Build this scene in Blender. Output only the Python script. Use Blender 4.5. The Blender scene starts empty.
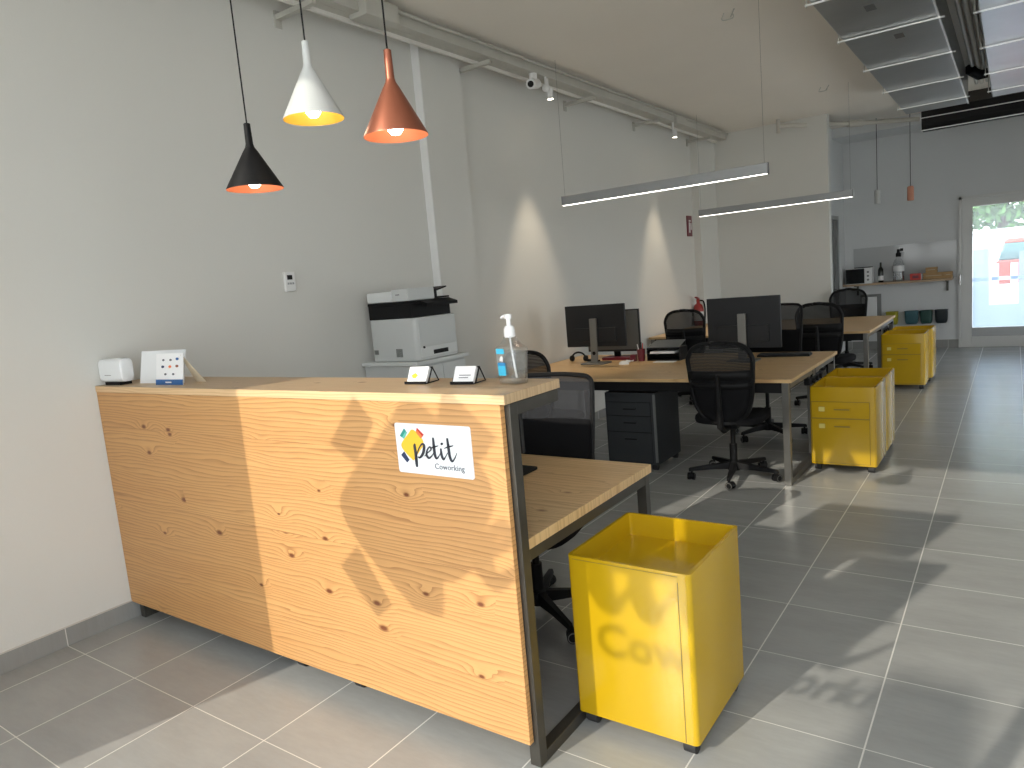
import bpy, bmesh, math, random
from mathutils import Vector, Matrix
random.seed(7)
scene = bpy.context.scene
C = scene.collection
PI = math.pi

# ------------------------------------------------------------------ materials
def new_mat(name):
    m = bpy.data.materials.new(name); m.use_nodes = True
    nt = m.node_tree; b = nt.nodes['Principled BSDF']
    return m, nt, b

def simple(name, col, rough=0.5, metal=0.0, spec=0.5, noise=0.0, nscale=8.0, bump=0.0, bscale=200.0, coat=0.0):
    m, nt, b = new_mat(name)
    b.inputs['Base Color'].default_value = (*col, 1)
    b.inputs['Roughness'].default_value = rough
    b.inputs['Metallic'].default_value = metal
    b.inputs['Specular IOR Level'].default_value = spec
    b.inputs['Coat Weight'].default_value = coat
    tc = nt.nodes.new('ShaderNodeTexCoord')
    if noise > 0:
        n = nt.nodes.new('ShaderNodeTexNoise'); n.inputs['Scale'].default_value = nscale
        n.inputs['Detail'].default_value = 4
        nt.links.new(tc.outputs['Object'], n.inputs['Vector'])
        r = nt.nodes.new('ShaderNodeMapRange')
        r.inputs['To Min'].default_value = 1 - noise; r.inputs['To Max'].default_value = 1 + noise
        nt.links.new(n.outputs['Fac'], r.inputs['Value'])
        mx = nt.nodes.new('ShaderNodeVectorMath'); mx.operation = 'SCALE'
        mx.inputs[0].default_value = col
        nt.links.new(r.outputs['Result'], mx.inputs['Scale'])
        nt.links.new(mx.outputs[0], b.inputs['Base Color'])
    if bump > 0:
        n = nt.nodes.new('ShaderNodeTexNoise'); n.inputs['Scale'].default_value = bscale
        nt.links.new(tc.outputs['Object'], n.inputs['Vector'])
        bp = nt.nodes.new('ShaderNodeBump'); bp.inputs['Strength'].default_value = bump
        bp.inputs['Distance'].default_value = 0.002
        nt.links.new(n.outputs['Fac'], bp.inputs['Height'])
        nt.links.new(bp.outputs['Normal'], b.inputs['Normal'])
    return m

def emissive(name, col, strength):
    m, nt, b = new_mat(name)
    b.inputs['Base Color'].default_value = (*col, 1)
    b.inputs['Emission Color'].default_value = (*col, 1)
    b.inputs['Emission Strength'].default_value = strength
    return m

class NG:
    """tiny helper for math node chains"""
    def __init__(s, nt): s.nt = nt
    def n(s, t, **kw):
        x = s.nt.nodes.new(t)
        for k, v in kw.items(): setattr(x, k, v)
        return x
    def m(s, op, a, b=0.0, c=None, clamp=False):
        x = s.nt.nodes.new('ShaderNodeMath'); x.operation = op; x.use_clamp = clamp
        for i, v in enumerate((a, b) if c is None else (a, b, c)):
            if isinstance(v, (int, float)): x.inputs[i].default_value = v
            else: s.nt.links.new(v, x.inputs[i])
        return x.outputs[0]
    def comb(s, x, y, z):
        q = s.nt.nodes.new('ShaderNodeCombineXYZ')
        for i, v in enumerate((x, y, z)):
            if isinstance(v, (int, float)): q.inputs[i].default_value = v
            else: s.nt.links.new(v, q.inputs[i])
        return q.outputs[0]
    def noise(s, vec, scale, detail=3, rough=0.5):
        q = s.nt.nodes.new('ShaderNodeTexNoise'); q.inputs['Scale'].default_value = scale
        q.inputs['Detail'].default_value = detail; q.inputs['Roughness'].default_value = rough
        s.nt.links.new(vec, q.inputs['Vector']); return q.outputs['Fac']
    def mix(s, f, a, b):
        q = s.nt.nodes.new('ShaderNodeMix'); q.data_type = 'RGBA'
        if isinstance(f, (int, float)): q.inputs[0].default_value = f
        else: s.nt.links.new(f, q.inputs[0])
        for i, v in ((6, a), (7, b)):
            if isinstance(v, tuple): q.inputs[i].default_value = (*v, 1)
            else: s.nt.links.new(v, q.inputs[i])
        return q.outputs[2]

def wood(name, light, mid, dark, across='Z', along='X', freq=42, board=0.0, knots=1.0, rough=0.5, contrast=1.0, off=0.0, bshift=0.0):
    m, nt, b = new_mat(name); g = NG(nt)
    tc = g.n('ShaderNodeTexCoord'); sp = g.n('ShaderNodeSeparateXYZ')
    nt.links.new(tc.outputs['Object'], sp.inputs[0])
    u = sp.outputs[along]; v = sp.outputs[across]
    u = g.m('ADD', u, off)
    seam = None
    if board > 0:
        vb = g.m('DIVIDE', g.m('ADD', v, bshift), board)
        bi = g.m('FLOOR', vb); fr = g.m('FRACT', vb)
        rnd = g.n('ShaderNodeTexWhiteNoise'); rnd.noise_dimensions = '1D'
        nt.links.new(bi, rnd.inputs['W'])
        r = rnd.outputs['Value']
        u = g.m('ADD', u, g.m('MULTIPLY', r, 7.3))
        seam = g.m('LESS_THAN', fr, 0.0016 / board)
    # knots from a stretched voronoi
    kv = g.comb(g.m('MULTIPLY', u, 4.3), g.m('MULTIPLY', v, 8.5), 3.7)
    vo = g.n('ShaderNodeTexVoronoi'); vo.voronoi_dimensions = '2D'; vo.inputs['Scale'].default_value = 1.0
    vo.inputs['Randomness'].default_value = 1.0
    nt.links.new(kv, vo.inputs['Vector'])
    d = vo.outputs['Distance']
    csp = g.n('ShaderNodeSeparateColor'); nt.links.new(vo.outputs['Color'], csp.inputs[0])
    has = g.m('GREATER_THAN', csp.outputs[0], 0.78)          # only some cells hold a knot
    size = g.m('ADD', 0.05, g.m('MULTIPLY', csp.outputs[1], 0.09))
    kn = g.m('MULTIPLY', g.m('SUBTRACT', 1.0, g.m('DIVIDE', d, size), clamp=True), has)
    bulge = g.m('MULTIPLY', g.m('POWER', 2.718, g.m('MULTIPLY', g.m('MULTIPLY', d, d), -16.0)), has)
    # grain
    n1 = g.noise(g.comb(g.m('MULTIPLY', u, 0.75), g.m('MULTIPLY', v, 4.2), 1.0), 1.0, 3)
    n2 = g.noise(g.comb(g.m('MULTIPLY', u, 1.3), g.m('MULTIPLY', v, 16.0), 5.0), 1.0, 3)
    ph = g.m('ADD', g.m('MULTIPLY', v, freq), g.m('ADD', g.m('MULTIPLY', n1, 7.5), g.m('MULTIPLY', n2, 2.6)))
    ph = g.m('ADD', ph, g.m('MULTIPLY', bulge, 2.2 * knots))
    saw = g.m('FRACT', ph)
    ring = g.m('POWER', saw, 3.0)
    fine = g.noise(g.comb(g.m('MULTIPLY', u, 6.0), g.m('MULTIPLY', v, 320.0), 0.0), 1.0, 2)
    tone = g.noise(g.comb(g.m('MULTIPLY', u, 0.8), g.m('MULTIPLY', v, 9.0), 9.0), 1.0, 2)
    base = g.mix(tone, light, mid)
    f = g.m('MULTIPLY', g.m('ADD', g.m('MULTIPLY', ring, 0.75), g.m('MULTIPLY', g.m('SUBTRACT', fine, 0.5), 0.5)), 0.8 * contrast, clamp=True)
    col = g.mix(f, base, dark)
    kcol = (dark[0]*0.6, dark[1]*0.42, dark[2]*0.4)
    col = g.mix(g.m('MULTIPLY', kn, 1.6 * knots, clamp=True), col, kcol)
    if seam is not None:
        col = g.mix(g.m('MULTIPLY', seam, 0.45), col, kcol)
    nt.links.new(col, b.inputs['Base Color'])
    b.inputs['Roughness'].default_value = rough
    bp = g.n('ShaderNodeBump'); bp.inputs['Strength'].default_value = 0.12; bp.inputs['Distance'].default_value = 0.001
    nt.links.new(ring, bp.inputs['Height']); nt.links.new(bp.outputs['Normal'], b.inputs['Normal'])
    return m

T = 0.45; PHX = 0.1835; PHY = 0.432
def tile_mat(name, mode):
    m, nt, b = new_mat(name); g = NG(nt)
    tc = g.n('ShaderNodeTexCoord'); sp = g.n('ShaderNodeSeparateXYZ')
    nt.links.new(tc.outputs['Object'], sp.inputs[0])
    x, y = sp.outputs['X'], sp.outputs['Y']
    tx = g.m('DIVIDE', g.m('ADD', x, -PHX + 20 * T), T); ty = g.m('DIVIDE', g.m('ADD', y, -PHY + 20 * T), T)
    def line(t, w):
        f = g.m('FRACT', t); return g.m('LESS_THAN', g.m('MINIMUM', f, g.m('SUBTRACT', 1.0, f)), w / 2 / T)
    if mode == 'floor':
        grout = g.m('MAXIMUM', line(tx, 0.0050), line(ty, 0.0036))
        cell = g.comb(g.m('FLOOR', tx), g.m('FLOOR', ty), 0.0)
    elif mode == 'y':
        grout = line(ty, 0.004); cell = g.comb(0.0, g.m('FLOOR', ty), 1.0)
    else:
        grout = line(tx, 0.004); cell = g.comb(g.m('FLOOR', tx), 0.0, 2.0)
    wn = g.n('ShaderNodeTexWhiteNoise'); nt.links.new(cell, wn.inputs['Vector'])
    offs = g.n('ShaderNodeVectorMath', operation='MULTIPLY_ADD')
    nt.links.new(wn.outputs['Color'], offs.inputs[0]); offs.inputs[1].default_value = (9, 9, 9)
    nt.links.new(tc.outputs['Object'], offs.inputs[2])
    st = g.n('ShaderNodeVectorMath', operation='MULTIPLY'); nt.links.new(offs.outputs[0], st.inputs[0])
    st.inputs[1].default_value = (1.6, 4.5, 1)
    cloud = g.noise(st.outputs[0], 1.6, 6, 0.6)
    st2 = g.n('ShaderNodeVectorMath', operation='MULTIPLY'); nt.links.new(offs.outputs[0], st2.inputs[0])
    st2.inputs[1].default_value = (14, 60, 1)
    grain = g.noise(st2.outputs[0], 1.0, 3, 0.6)
    f = g.m('ADD', g.m('MULTIPLY', cloud, 0.75), g.m('MULTIPLY', grain, 0.25))
    f = g.m('ADD', g.m('MULTIPLY', g.m('SUBTRACT', f, 0.5), 1.6), g.m('MULTIPLY', wn.outputs['Value'], 0.16))
    f = g.m('ADD', f, 0.42, clamp=True)
    k = 1.0 if mode == 'floor' else 0.85
    col = g.mix(f, tuple(c * k for c in (0.290, 0.290, 0.277)), tuple(c * k for c in (0.405, 0.405, 0.388)))
    col = g.mix(grout, col, (0.66, 0.64, 0.60))
    nt.links.new(col, b.inputs['Base Color'])
    rg = g.m('ADD', 0.17, g.m('MULTIPLY', cloud, 0.14)); rg = g.m('ADD', rg, g.m('MULTIPLY', grout, 0.4))
    nt.links.new(rg, b.inputs['Roughness'])
    b.inputs['Specular IOR Level'].default_value = 0.5
    bp = g.n('ShaderNodeBump'); bp.inputs['Strength'].default_value = 0.12; bp.inputs['Distance'].default_value = 0.001
    h = g.m('SUBTRACT', g.m('MULTIPLY', cloud, 0.35), grout)
    nt.links.new(h, bp.inputs['Height']); nt.links.new(bp.outputs['Normal'], b.inputs['Normal'])
    return m

def see_through(name, col, alpha, rough=0.8, gloss=0.0, weave=0.0):
    m, nt, b = new_mat(name); g = NG(nt)
    b.inputs['Base Color'].default_value = (*col, 1); b.inputs['Roughness'].default_value = rough
    tr = g.n('ShaderNodeBsdfTransparent'); mx = g.n('ShaderNodeMixShader')
    mx.inputs[0].default_value = alpha
    if weave > 0:
        tc = g.n('ShaderNodeTexCoord'); wv = g.n('ShaderNodeTexWave'); wv.inputs['Scale'].default_value = weave
        wv.bands_direction = 'Z'; wv.inputs['Distortion'].default_value = 1.5
        nt.links.new(tc.outputs['Object'], wv.inputs['Vector'])
        nt.links.new(g.m('ADD', alpha - 0.12, g.m('MULTIPLY', wv.outputs['Fac'], 0.24), clamp=True), mx.inputs[0])
    nt.links.new(tr.outputs[0], mx.inputs[1]); nt.links.new(b.outputs[0], mx.inputs[2])
    out = nt.nodes['Material Output']
    nt.links.new(mx.outputs[0], out.inputs['Surface'])
    return m

def pane_mat(name, tint=(0.95, 0.97, 0.97), refl=0.08, haze=0.0):
    """thin architectural glass: straight-through transmission plus fresnel reflection (and a little white film)"""
    m, nt, b = new_mat(name); g = NG(nt); nt.nodes.remove(b)
    tr = g.n('ShaderNodeBsdfTransparent'); tr.inputs['Color'].default_value = (*tint, 1)
    gl = g.n('ShaderNodeBsdfGlossy'); gl.inputs['Roughness'].default_value = 0.02
    fr = g.n('ShaderNodeFresnel'); fr.inputs['IOR'].default_value = 1.45
    mx = g.n('ShaderNodeMixShader')
    nt.links.new(g.m('MULTIPLY', fr.outputs[0], refl / 0.04 * 0.5, clamp=True), mx.inputs[0])
    nt.links.new(tr.outputs[0], mx.inputs[1]); nt.links.new(gl.outputs[0], mx.inputs[2])
    o = mx.outputs[0]
    if haze > 0:
        df = g.n('ShaderNodeBsdfTranslucent'); df.inputs['Color'].default_value = (0.9, 0.94, 1.0, 1)
        m2 = g.n('ShaderNodeMixShader'); m2.inputs[0].default_value = haze
        nt.links.new(o, m2.inputs[1]); nt.links.new(df.outputs[0], m2.inputs[2]); o = m2.outputs[0]
    nt.links.new(o, nt.nodes['Material Output'].inputs['Surface'])
    return m

M = {}
M['wall'] = simple('wall paint', (0.69, 0.685, 0.645), 0.85, noise=0.02, nscale=1.3, bump=0.25, bscale=90)
M['wall_far'] = simple('far wall paint', (0.68, 0.69, 0.69), 0.85, noise=0.02, nscale=1.3)
M['ceiling'] = simple('ceiling plaster', (0.84, 0.79, 0.71), 0.9, noise=0.05, nscale=0.9, bump=0.3, bscale=40)
M['floor'] = tile_mat('floor tiles', 'floor'); M['base_y'] = tile_mat('skirting tile y', 'y'); M['base_x'] = tile_mat('skirting tile x', 'x')
M['grout'] = simple('grout', (0.60, 0.57, 0.52), 0.8)
M['pine'] = wood('pine panel', (0.645, 0.365, 0.142), (0.55, 0.275, 0.096), (0.28, 0.12, 0.04), 'Z', 'X', 62, contrast=1.15, board=0.37, bshift=0.10, rough=0.45, off=3.1)
M['pine_top'] = wood('pine counter top', (0.56, 0.40, 0.235), (0.49, 0.34, 0.19), (0.32, 0.20, 0.10), 'Y', 'X', 50, board=0.18, rough=0.42)
M['pine_end'] = wood('pine counter edge', (0.80, 0.56, 0.31), (0.70, 0.46, 0.24), (0.48, 0.27, 0.12), 'Z', 'X', 70, knots=0, rough=0.45)
M['oak'] = wood('oak desk top', (0.72, 0.50, 0.255), (0.58, 0.375, 0.17), (0.38, 0.21, 0.085), 'Y', 'X', 40, board=0.12, rough=0.4, knots=0.7, off=1.2, contrast=1.1)
M['steel_black'] = simple('dark raw steel', (0.075, 0.07, 0.06), 0.42, 0.6, noise=0.25, nscale=14)
M['steel_grey'] = simple('grey steel frame', (0.20, 0.195, 0.18), 0.36, 0.8, noise=0.12, nscale=12)
M['black'] = simple('black plastic', (0.008, 0.008, 0.0085), 0.55, spec=0.2)
M['black_matte'] = simple('black fabric', (0.009, 0.009, 0.010), 0.95, spec=0.15, bump=0.5, bscale=500)
M['charcoal'] = simple('charcoal metal', (0.032, 0.035, 0.038), 0.5, spec=0.3)
M['charcoal_light'] = simple('charcoal edge', (0.13, 0.135, 0.135), 0.4)
M['mesh'] = see_through('black chair mesh', (0.009, 0.009, 0.0095), 0.86, 0.9, weave=30)
M['mesh_grey'] = see_through('charcoal chair mesh', (0.028, 0.029, 0.033), 0.86, 0.9, weave=0)
M['rubber'] = simple('rubber', (0.02, 0.02, 0.02), 0.7)
M['chrome'] = simple('chrome', (0.7, 0.7, 0.7), 0.2, 1.0)
M['yellow'] = simple('yellow powder coat', (0.51, 0.315, 0.007), 0.20, noise=0.02, nscale=5)
M['yellow_dark'] = simple('yellow seam', (0.20, 0.13, 0.01), 0.6)
M['yellow_lock'] = simple('pale yellow plastic', (0.72, 0.60, 0.16), 0.4)
M['white'] = simple('white plastic', (0.80, 0.80, 0.79), 0.4)
M['white_gloss'] = simple('white gloss', (0.82, 0.84, 0.85), 0.18)
M['paper'] = simple('white card', (0.84, 0.84, 0.84), 0.6)
M['printer'] = simple('printer grey white', (0.60, 0.62, 0.61), 0.45)
M['printer_side'] = simple('printer pale panel', (0.70, 0.72, 0.71), 0.45)
M['printer_vent'] = simple('printer vent', (0.22, 0.23, 0.22), 0.6)
M['screen'] = simple('screen off', (0.012, 0.013, 0.014), 0.12)
M['screen_grey'] = simple('matt grey screen', (0.11, 0.115, 0.11), 0.4)
M['mon_back'] = simple('monitor back', (0.017, 0.018, 0.020), 0.45, spec=0.35)
M['silver'] = simple('silver plastic', (0.22, 0.215, 0.20), 0.45, 0.5)
M['copper'] = simple('copper satin', (0.34, 0.115, 0.065), 0.38, 0.6)
M['copper_in'] = simple('copper inner', (0.48, 0.15, 0.065), 0.5, 0.3)
M['gold_in'] = simple('gold inner', (0.52, 0.30, 0.03), 0.5, 0.2)
M['lamp_white'] = simple('lamp white', (0.55, 0.56, 0.54), 0.45)
M['lamp_black'] = simple('lamp black', (0.006, 0.006, 0.0065), 0.6, spec=0.2)
M['bulb'] = emissive('bulb glow', (1.0, 0.90, 0.74), 14.0)
M['tube_light'] = emissive('linear diffuser', (1.0, 0.96, 0.88), 4.5)
M['alu'] = simple('lamp aluminium', (0.36, 0.37, 0.37), 0.45, 0.4)
M['alu_dark'] = simple('lamp end', (0.22, 0.22, 0.22), 0.5, 0.3)
M['galv'] = simple('galvanised tray', (0.52, 0.51, 0.46), 0.5, 0.15, noise=0.1, nscale=6)
M['tray_white'] = simple('painted tray', (0.78, 0.76, 0.70), 0.6)
M['duct'] = simple('duct foil', (0.36, 0.375, 0.375), 0.30, 0.85, noise=0.18, nscale=2.5, bump=0.7, bscale=9)
M['duct_bright'] = simple('bright metal', (0.86, 0.86, 0.84), 0.3, 0.6)
M['duct_mark'] = simple('duct print', (0.12, 0.12, 0.12), 0.6)
M['dark_gap'] = simple('dark plenum', (0.05, 0.045, 0.04), 0.9)
M['pipe'] = simple('pipe paint', (0.56, 0.53, 0.47), 0.6)
M['red'] = simple('red', (0.55, 0.03, 0.02), 0.35)
M['ext_red'] = simple('extinguisher red', (0.33, 0.02, 0.015), 0.35)
M['dark_red'] = simple('dark red', (0.16, 0.015, 0.03), 0.35)
M['salmon'] = simple('salmon lamp paint', (0.62, 0.27, 0.17), 0.5)
M['orange'] = simple('orange', (0.85, 0.19, 0.05), 0.5)
M['teal'] = simple('teal', (0.02, 0.26, 0.22), 0.5)
M['teal_light'] = simple('light teal', (0.12, 0.50, 0.40), 0.5)
M['navy'] = simple('navy', (0.015, 0.03, 0.09), 0.5)
M['logo_yellow'] = simple('logo yellow', (0.85, 0.52, 0.03), 0.5)
M['ink'] = simple('ink', (0.02, 0.022, 0.035), 0.5)
M['ink_grey'] = simple('ink grey', (0.12, 0.12, 0.14), 0.5)
M['blue'] = simple('blue', (0.015, 0.11, 0.33), 0.4)
M['cyan'] = simple('cyan label', (0.06, 0.52, 0.78), 0.4)
M['cyan_dark'] = simple('blue label', (0.03, 0.25, 0.55), 0.4)
M['cream'] = simple('cream card', (0.62, 0.54, 0.40), 0.7)
M['bin_lime'] = simple('lime bin', (0.36, 0.33, 0.02), 0.5)
M['bin_blue'] = simple('teal blue bin', (0.045, 0.12, 0.14), 0.5)
M['bin_green'] = simple('green bin', (0.025, 0.075, 0.06), 0.5)
M['bin_black'] = simple('dark bin', (0.018, 0.026, 0.03), 0.5)
M['splash'] = simple('backsplash', (0.50, 0.51, 0.51), 0.08)
M['crate'] = simple('crate wood', (0.42, 0.26, 0.11), 0.6, noise=0.2, nscale=20)
M['shelf'] = wood('shelf wood', (0.50, 0.37, 0.24), (0.42, 0.29, 0.18), (0.3, 0.18, 0.09), 'Y', 'X', 60, knots=0)
M['door_white'] = simple('white door frame', (0.66, 0.66, 0.64), 0.4)
M['door_grey'] = simple('grey door', (0.22, 0.225, 0.22), 0.5)
M['glass'] = pane_mat('shop glass', (0.97, 0.98, 0.98), 0.05)
M['glass_back'] = pane_mat('door glass', (0.93, 0.97, 0.99), 0.05, 0.10)
M['frost'] = pane_mat('filmed glass', (0.55, 0.62, 0.70), 0.04, 0.45)
M['film_white'] = pane_mat('white glass film', (0.95, 0.96, 0.97), 0.04, 0.8)
M['bottle_dark'] = simple('dark glass bottle', (0.012, 0.014, 0.01), 0.12)
M['plaza'] = simple('plaza paving', (0.50, 0.49, 0.47), 0.8, noise=0.1, nscale=2)
M['plaza_light'] = simple('pale pavement', (0.70, 0.68, 0.64), 0.8, noise=0.06, nscale=2)
M['foliage'] = simple('foliage', (0.10, 0.24, 0.05), 0.7, noise=0.5, nscale=6)
M['bark'] = simple('bark', (0.16, 0.12, 0.09), 0.9, noise=0.3, nscale=9)
M['van_red'] = simple('van paint', (0.50, 0.085, 0.05), 0.3)
M['van_glass'] = simple('van glass', (0.10, 0.20, 0.20), 0.1)
M['render_white'] = simple('white render', (0.72, 0.73, 0.75), 0.8, noise=0.05, nscale=1)
for k_, c_, a_ in (('logo_yellow', (0.6, 0.4, 0.1), .8), ('teal', (0.02, 0.26, 0.22), .8), ('teal_light', (0.12, 0.5, 0.4), .8), ('red', (0.5, 0.03, 0.02), .8), ('orange', (0.8, 0.2, 0.05), .8), ('navy', (0.02, 0.03, 0.09), .8), ('ink', (0.03, 0.03, 0.04), .8), ('ink_grey', (0.1, 0.1, 0.1), .8)):
    M['film_' + k_] = see_through('window film ' + k_, c_, a_, 0.5)
def clear_plastic():
    m, nt, b = new_mat('clear plastic'); g = NG(nt); nt.nodes.remove(b)
    tr = g.n('ShaderNodeBsdfTransparent'); tr.inputs['Color'].default_value = (0.97, 0.98, 0.985, 1)
    gl = g.n('ShaderNodeBsdfGlossy'); gl.inputs['Roughness'].default_value = 0.04
    lw = g.n('ShaderNodeLayerWeight'); lw.inputs['Blend'].default_value = 0.35
    mx = g.n('ShaderNodeMixShader')
    nt.links.new(g.m('ADD', 0.06, g.m('MULTIPLY', lw.outputs['Facing'], 0.75), clamp=True), mx.inputs[0])
    nt.links.new(tr.outputs[0], mx.inputs[1]); nt.links.new(gl.outputs[0], mx.inputs[2])
    nt.links.new(mx.outputs[0], nt.nodes['Material Output'].inputs['Surface']); return m
M['clear'] = clear_plastic()

# ------------------------------------------------------------------ mesh helpers
class MB:
    def __init__(s): s.bm = bmesh.new()
    def box(s, x0, x1, y0, y1, z0, z1, rot=None, piv=None):
        vs = [s.bm.verts.new((x, y, z)) for x in (x0, x1) for y in (y0, y1) for z in (z0, z1)]
        for f in ((0,1,3,2),(4,6,7,5),(0,4,5,1),(2,3,7,6),(0,2,6,4),(1,5,7,3)): s.bm.faces.new([vs[i] for i in f])
        if rot is not None: bmesh.ops.rotate(s.bm, verts=vs, cent=piv or Vector(((x0+x1)/2,(y0+y1)/2,(z0+z1)/2)), matrix=rot)
        return s
    def rings(s, rings, cap0=True, cap1=True, close=False):
        rv = [[s.bm.verts.new(p) for p in r] for r in rings]; n = len(rv[0])
        for a, b in zip(rv, rv[1:] + ([rv[0]] if close else [])):
            for i in range(n):
                s.bm.faces.new((a[i], a[(i+1) % n], b[(i+1) % n], b[i]))
        if not close:
            if cap0: s.bm.faces.new(rv[0][::-1])
            if cap1: s.bm.faces.new(rv[-1])
        return s
    def cyl(s, p0, p1, r0, r1=None, n=20, caps=True):
        r1 = r0 if r1 is None else r1
        p0, p1 = Vector(p0), Vector(p1); d = (p1-p0).normalized()
        a = d.orthogonal().normalized(); b = d.cross(a)
        return s.rings([[p + (a*math.cos(t)+b*math.sin(t))*r for t in [2*PI*i/n for i in range(n)]] for p, r in ((p0, r0), (p1, r1))], caps, caps)
    def lathe(s, prof, c=(0,0,0), n=32, cap0=False, cap1=False):
        c = Vector(c)
        return s.rings([[c + Vector((r*math.cos(2*PI*i/n), r*math.sin(2*PI*i/n), z)) for i in range(n)] for r, z in prof], cap0, cap1)
    def tube(s, pts, r, n=8, close=False):
        pts = [Vector(p) for p in pts]; N = len(pts); rings = []; ref = None
        for i, p in enumerate(pts):
            if close: d = (pts[(i+1) % N] - pts[i-1]).normalized()
            else: d = (pts[min(i+1, N-1)] - pts[max(i-1, 0)]).normalized()
            if ref is None: ref = d.orthogonal().normalized()
            ref = (ref - d*ref.dot(d)); ref = ref.normalized() if ref.length > 1e-6 else d.orthogonal().normalized()
            b = d.cross(ref); rr = r[i] if isinstance(r, (list, tuple)) else r
            rings.append([p + (ref*math.cos(t)+b*math.sin(t))*rr for t in [2*PI*k/n for k in range(n)]])
        return s.rings(rings, close=close)
    def prism(s, pts, d):
        """flat outline (3D points) extruded by vector d"""
        d = Vector(d); a = [s.bm.verts.new(p) for p in pts]; b = [s.bm.verts.new(Vector(p)+d) for p in pts]
        n = len(pts); s.bm.faces.new(a[::-1]); s.bm.faces.new(b)
        for i in range(n): s.bm.faces.new((a[i], a[(i+1) % n], b[(i+1) % n], b[i]))
        return s
    def grid(s, rows, thick=None):
        rv = [[s.bm.verts.new(p) for p in r] for r in rows]
        for a, b in zip(rv, rv[1:]):
            for i in range(len(a)-1): s.bm.faces.new((a[i], a[i+1], b[i+1], b[i]))
        return s

def obj(name, mb, mat, parent=None, smooth=False, bevel=0.0, seg=2, solid=0.0, loc=None):
    bm = mb.bm if isinstance(mb, MB) else mb
    bmesh.ops.remove_doubles(bm, verts=bm.verts, dist=1e-6)
    bmesh.ops.recalc_face_normals(bm, faces=bm.faces)
    me = bpy.data.meshes.new(name); bm.to_mesh(me); bm.free()
    mats = mat if isinstance(mat, (list, tuple)) else [mat]
    for m in mats: me.materials.append(m if not isinstance(m, str) else M[m])
    o = bpy.data.objects.new(name, me); C.objects.link(o)
    if smooth:
        me.polygons.foreach_set('use_smooth', [True]*len(me.polygons))
        me.set_sharp_from_angle(angle=math.radians(38))
    if solid: md = o.modifiers.new('solid', 'SOLIDIFY'); md.thickness = solid; md.offset = 0
    if bevel > 0:
        md = o.modifiers.new('bevel', 'BEVEL'); md.width = bevel; md.segments = seg; md.limit_method = 'ANGLE'; md.angle_limit = math.radians(40)
        me.polygons.foreach_set('use_smooth', [True]*len(me.polygons)); me.set_sharp_from_angle(angle=math.radians(80))
        md.harden_normals = True
    if parent is not None: o.parent = parent
    if loc is not None: o.location = loc
    return o

def thing(name, label, cat, loc=(0,0,0), rotz=0.0, group=None):
    o = bpy.data.objects.new(name, None); C.objects.link(o); o.empty_display_size = 0.1
    o.location = loc; o.rotation_euler = (0, 0, rotz); o['label'] = label; o['category'] = cat
    if group: o['group'] = group
    return o
def tag(o, label, cat, group=None, kind=None):
    o['label'] = label; o['category'] = cat
    if group: o['group'] = group
    if kind: o['kind'] = kind
    return o
def struct(name, mb, mat, parent=None, **kw):
    o = obj(name, mb, mat, parent, **kw)
    if parent is None: o['kind'] = 'structure'
    return o
def dup(root, loc, rotz=0.0, label=None, group=None):
    r = root.copy(); C.objects.link(r); r.location = loc; r.rotation_euler = (0, 0, rotz)
    if label: r['label'] = label
    if group: r['group'] = group
    for ch in list(root.children):
        c = ch.copy(); C.objects.link(c); c.parent = r
        for gch in list(ch.children):
            d = gch.copy(); C.objects.link(d); d.parent = c
    return r
def rrect(x0, x1, y0, y1, r, n=5):
    """rounded rectangle outline, 2D"""
    out = []
    for cx, cy, a in ((x1-r, y1-r, 0), (x0+r, y1-r, 90), (x0+r, y0+r, 180), (x1-r, y0+r, 270)):
        for i in range(n+1):
            t = math.radians(a + 90*i/n); out.append((cx + r*math.cos(t), cy + r*math.sin(t)))
    return out
def catmull(pts, k=6, close=False):
    P = [Vector(p) for p in pts]; n = len(P); out = []
    for i in range(n if close else n-1):
        if close: a, b, c, d = P[i-1], P[i], P[(i+1) % n], P[(i+2) % n]
        else: a, b, c, d = P[max(i-1, 0)], P[i], P[i+1], P[min(i+2, n-1)]
        for j in range(k):
            t = j/k
            out.append(0.5*((2*b) + (c-a)*t + (2*a-5*b+4*c-d)*t*t + (3*b-a-3*c+d)*t**3))
    if not close: out.append(P[-1])
    return out
def textmesh(s, size, extrude=0.0008, spacing=1.0, fat=0.0):
    cu = bpy.data.curves.new('txt', 'FONT'); cu.body = s; cu.size = size; cu.extrude = extrude; cu.space_character = spacing
    cu.resolution_u = 3; cu.offset = fat
    o = bpy.data.objects.new('txt', cu); C.objects.link(o)
    bpy.context.view_layer.update()
    me = bpy.data.meshes.new_from_object(o.evaluated_get(bpy.context.evaluated_depsgraph_get()))
    bm = bmesh.new(); bm.from_mesh(me)
    bpy.data.objects.remove(o); bpy.data.curves.remove(cu); bpy.data.meshes.remove(me)
    return bm

# ------------------------------------------------------------------ camera
RT = Vector((0.8174459599966436, 0.5695385957631611, -0.08606910259374324))
UP = Vector((-0.008935265780312937, 0.16194441601302234, 0.986759427189645))
FW = Vector((-0.5759359890739604, 0.8058534569376293, -0.1374697873391509))
cam = bpy.data.cameras.new('camera'); co = bpy.data.objects.new('camera', cam); C.objects.link(co)
cam.sensor_width = 36; cam.lens = 711.0576/1024*36; cam.clip_start = 0.02; cam.clip_end = 200
mw = Matrix((RT, UP, -FW)).transposed().to_4x4(); mw.translation = Vector((3.7033, 0.0, 1.5254))
co.matrix_world = mw
scene.camera = co

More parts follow.
